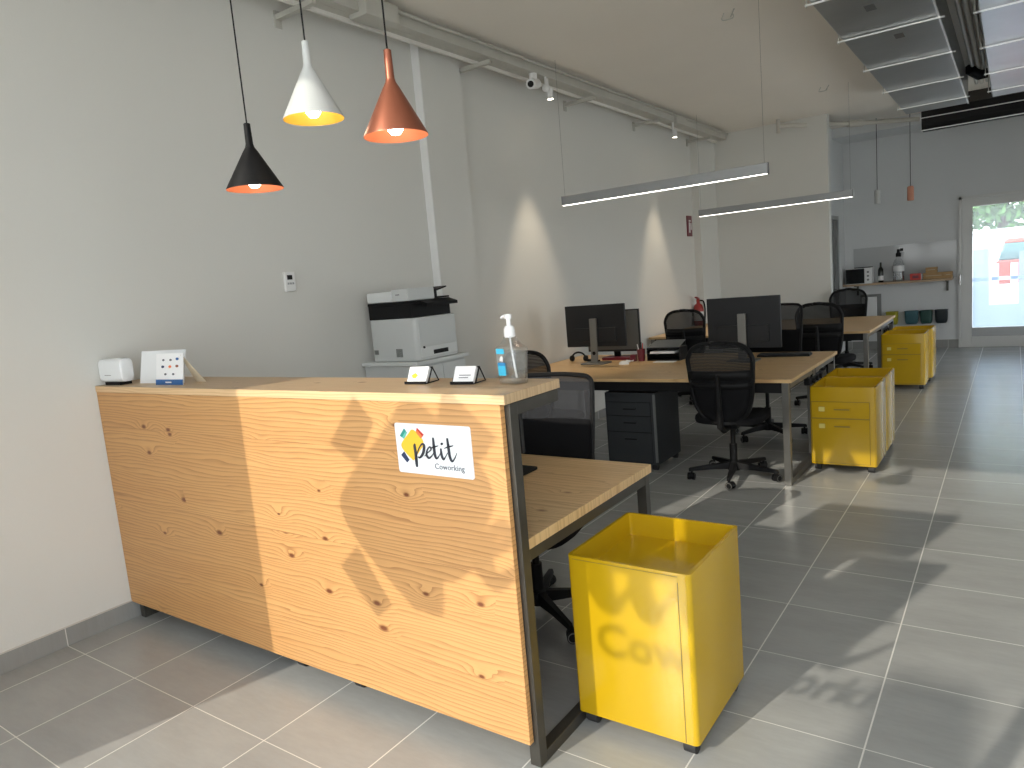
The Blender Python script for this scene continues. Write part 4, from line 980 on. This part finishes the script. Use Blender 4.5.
def crate(label, x, z, w_, h_, d_=0.14):
    t = thing('wooden_crate', label, 'crate', (x+0.02, 12.60, z), 0, 'wooden crates on the shelf')
    obj('crate_base', MB().box(-w_/2, w_/2, -d_/2, d_/2, 0, 0.008), 'crate', t)
    m = MB(); s = h_/2
    for k in range(2):
        a, b2 = 0.010+k*s, 0.010+(k+1)*s-0.010
        m.box(-w_/2, w_/2, -d_/2-0.006, -d_/2, a, b2).box(-w_/2, w_/2, d_/2, d_/2+0.006, a, b2).box(-w_/2-0.006, -w_/2, -d_/2, d_/2, a, b2).box(w_/2, w_/2+0.006, -d_/2, d_/2, a, b2)
    obj('slat_sides', m, 'crate', t)
    for sx in (-1, 1):
        for sy in (-1, 1): obj('corner_post', MB().box(sx*(w_/2-0.012)-0.008, sx*(w_/2-0.012)+0.008, sy*(d_/2-0.012)-0.008, sy*(d_/2-0.012)+0.008, 0, h_), 'crate', t)
    obj('contents', MB().box(-w_/2+0.02, w_/2-0.02, -d_/2+0.02, d_/2-0.02, 0.008, h_*0.8), 'cream', t, bevel=0.01)
crate('long low wooden crate right of the red box', 2.685, ZS, 0.26, 0.095)
crate('small wooden crate at the right end of the shelf', 2.875, ZS, 0.10, 0.095)
crate('pale wooden crate stacked on the long crate', 2.66, ZS+0.096, 0.14, 0.080)
# hanging bare cables with bulbs holders over the kitchen
def small_pendant(label, x, y, z, mat):
    t = thing('hanging_socket_lamp', label, 'pendant lamp', (x, y, z), 0, 'small hanging lamps in the kitchen')
    obj('lamp_body', MB().lathe([(0.018,0.0),(0.040,0.002),(0.042,0.02),(0.042,0.185),(0.030,0.20),(0.001,0.202)], n=24), mat, t, smooth=True)
    obj('cord', MB().cyl((0,0,0.20), (0,0,H-z), 0.004, n=8), 'black', t)
small_pendant('small white cylinder lamp hanging in front of the far wall', 2.08, 11.7, 2.225, 'lamp_white')
small_pendant('small salmon coloured cylinder lamp hanging in front of the far wall', 2.50, 11.7, 2.215, 'salmon')
def wall_bin(label, x, mat, w_=0.165):
    t = thing('recycling_bin', label, 'bin', (x, YB, 0.385), 0, 'recycling bins on the far wall')
    h_ = 0.20
    rings = [[(a*w_/2*s, -0.002 - (b+1)*0.075*s2, z) for a, b in [(math.copysign(abs(math.cos(q))**0.45, math.cos(q)), math.copysign(abs(math.sin(q))**0.45, math.sin(q))) for q in [2*PI*i/28 for i in range(28)]]] for z, s, s2 in ((0,0.72,0.75),(0.012,0.84,0.85),(0.05,0.95,0.95),(h_,1.0,1.0))]
    rings += [[(p[0]*0.94, -0.07+(p[1]+0.07)*0.92, h_) for p in rings[-1]], [(p[0]*0.80, -0.07+(p[1]+0.07)*0.80, 0.03) for p in rings[-1]]]
    obj('bin_body', MB().rings(rings), mat, t, smooth=True)
    obj('rim', MB().tube([(p[0]*1.0, p[1], h_) for p in rings[3]], 0.006, 6, True), mat, t, smooth=True)
wall_bin('lime green wall bin, first of the row of four', 2.13, 'bin_lime', 0.17)
wall_bin('teal blue wall bin, second of the row of four', 2.40, 'bin_blue', 0.19)
wall_bin('dark green wall bin, third of the row of four', 2.60, 'bin_green', 0.17)
wall_bin('blackish wall bin closest to the glass door', 2.80, 'bin_black', 0.17)
rd = thing('wall_heater', 'white panel heater on the far wall behind the chair', 'heater', (1.83, YB, 0.28))
obj('panel', MB().box(-0.14, 0.08, -0.06, -0.02, 0, 0.56), 'white', rd, bevel=0.008)
obj('wall_plate', MB().box(-0.16, 0.14, -0.02, 0, -0.02, 0.60), 'door_grey', rd)

# ------------------------------------------------------------------ outside the back door
vn = thing('delivery_van', 'red van parked outside beyond the glass door', 'van', (3.95, 17.6, -0.02), 0)
obj('van_body', MB().prism([(-0.60, -0.9, 0.45), (3.0, -0.9, 0.45), (3.0, -0.9, 1.15), (2.2, -0.9, 1.22), (-0.52, -0.9, 1.20), (-0.62, -0.9, 1.0)], (0, 1.7, 0)), 'van_red', vn, bevel=0.04)
obj('cabin_glass', MB().prism([(-0.50, -0.82, 1.20), (2.1, -0.82, 1.22), (1.6, -0.75, 1.52), (-0.42, -0.75, 1.52)], (0, 1.54, 0)), 'van_glass', vn, bevel=0.03)
obj('roof', MB().prism([(-0.44, -0.74, 1.52), (1.62, -0.74, 1.52), (1.55, -0.70, 1.60), (-0.36, -0.70, 1.60)], (0, 1.4, 0)), 'van_red', vn, bevel=0.03)
for x in (-0.10, 2.3):
    for y in (-0.88, 0.62): obj('wheel', MB().cyl((x, y, 0.31), (x, y+0.18, 0.31), 0.31, n=24).cyl((x, y-0.01, 0.31), (x, y, 0.31), 0.18, n=16), 'rubber', vn, smooth=True)
obj('headlight', MB().box(-0.63, -0.60, -0.8, -0.6, 0.70, 0.82), 'white', vn)
ws = thing('window_poster', 'unseen added poster hanging high in the shop window', 'poster', (1.86, YF-0.012, 2.345))  # sheet added behind the camera to keep sun off part of the floor
obj('sheet', MB().box(-0.36, 0.36, -0.002, 0.002, 0, 0.41), 'paper', ws); obj('hanging_rail', MB().cyl((-0.35,0,0.415),(0.35,0,0.415),0.012), 'white', ws)
obj('cord', MB().cyl((-0.3,0,0.41),(-0.3,0,3.40-2.345),0.003,n=6).cyl((0.3,0,0.41),(0.3,0,3.40-2.345),0.003,n=6), 'white', ws)
tag(obj('window_notice', MB().prism([(2.03,YF-0.022,1.83),(2.40,YF-0.022,1.83),(2.40,YF-0.022,2.34),(1.95,YF-0.022,2.34),(1.95,YF-0.022,2.28),(2.03,YF-0.022,2.28)], (0,-0.002,0)), 'paper'), 'unseen added notice stuck on the shop window above the lettering', 'notice')  # added sheet, outline shaped to fill out the floor shadow
lpz = thing('street_lamp', 'steel street lamp post on the pavement in front of the shop window', 'street lamp', (0.72, -8.0, -0.02))
obj('post', MB().cyl((0,0,0), (0,0,6.0), 0.125, 0.11, n=20).cyl((0,0,0), (0,0,0.5), 0.17, n=20), 'steel_grey', lpz, smooth=True)
obj('lamp_head', MB().box(-0.15, 0.15, -0.9, 0.1, 6.0, 6.12), 'steel_grey', lpz, bevel=0.03)
br_ = thing('street_barrier', 'low pale concrete barrier in front of the red van outside', 'barrier', (4.2, 15.6, -0.02))
obj('barrier_body', MB().prism([(-1.6,-0.2,0),(-1.6,0.2,0),(-1.6,0.08,0.80),(-1.6,-0.08,0.80)], (3.2,0,0)), 'render_white', br_, bevel=0.01)
def tree(label, x, y, h_, r, seed):
    rnd = random.Random(seed)
    t = thing('street_tree', label, 'tree', (x, y, -0.02), 0, 'street trees outside')
    obj('trunk', MB().tube([(0,0,0),(0.03,0,h_*0.3),(-0.02,0.02,h_*0.6),(0.05,0,h_*0.9)], [0.16,0.13,0.12,0.07], 12), 'bark', t, smooth=True)
    m = bmesh.new()
    for k in range(2600):
        a = rnd.uniform(0, 2*PI); q = rnd.uniform(-1, 1); rr = r*rnd.uniform(0.45, 1.0)
        p = Vector((rr*math.sqrt(1-q*q)*math.cos(a), rr*math.sqrt(1-q*q)*math.sin(a), h_*0.95 + rr*0.72*q))
        d1 = Vector((rnd.gauss(0,1), rnd.gauss(0,1), rnd.gauss(0,1))).normalized()*0.11; d2 = d1.orthogonal().normalized()*0.06
        m.faces.new([m.verts.new(p+d1), m.verts.new(p+d2), m.verts.new(p-d1), m.verts.new(p-d2)])
    obj('foliage', m, 'foliage', t)
tree('leafy street tree with a pale trunk seen through the back door', 3.48, 21.5, 3.1, 1.7, 3)
tree('denser street tree further right outside the back door', 6.6, 24.5, 3.4, 2.0, 4)
tree('small street tree left of the doorway view outside', 0.0, 24.0, 2.9, 1.6, 5)

# ------------------------------------------------------------------ light
wld = bpy.data.worlds.new('world'); scene.world = wld; wld.use_nodes = True
bg = wld.node_tree.nodes['Background']
g = NG(wld.node_tree)
tcw = g.n('ShaderNodeTexCoord'); spw = g.n('ShaderNodeSeparateXYZ'); wld.node_tree.links.new(tcw.outputs['Generated'], spw.inputs[0])
colw = g.mix(g.m('MULTIPLY', spw.outputs['Z'], 1.4, clamp=True), (0.97, 0.985, 1.0), (0.84, 0.92, 1.0))
wld.node_tree.links.new(colw, bg.inputs['Color']); bg.inputs['Strength'].default_value = 3.4
sun = bpy.data.lights.new('sun', 'SUN'); sun.energy = 3.0; sun.angle = math.radians(0.53); sun.color = (1.0, 0.92, 0.80)
so_ = bpy.data.objects.new('sun', sun); C.objects.link(so_)
dirv = Vector((0.26, 1.0, -0.572)).normalized()
so_.rotation_euler = dirv.to_track_quat('-Z', 'Y').to_euler(); so_.location = (0, -6, 6)
def portal(name, loc, rot, sx, sy):
    l = bpy.data.lights.new(name, 'AREA'); l.shape = 'RECTANGLE'; l.size = sx; l.size_y = sy
    l.cycles.is_portal = True
    o = bpy.data.objects.new(name, l); C.objects.link(o); o.location = loc; o.rotation_euler = rot
portal('front portal', ((SF+XR)/2, YF-0.12, 1.705), (PI/2, 0, 0), XR-SF, 3.41)
for a, b_, za, zb in FILL_WINDOWS: portal('side portal', (XR+0.12, (a+b_)/2, (za+zb)/2), (PI/2, 0, PI/2), b_-a, zb-za)
portal('back portal', ((DX0+DX1)/2, YB+0.13, DZ/2), (-PI/2, 0, 0), DX1-DX0, DZ)

vs = scene.view_settings
vs.view_transform = 'Standard'; vs.look = 'None'; vs.gamma = 1.0; vs.exposure = 0.12
try: vs.use_curve_mapping = False
except Exception: pass
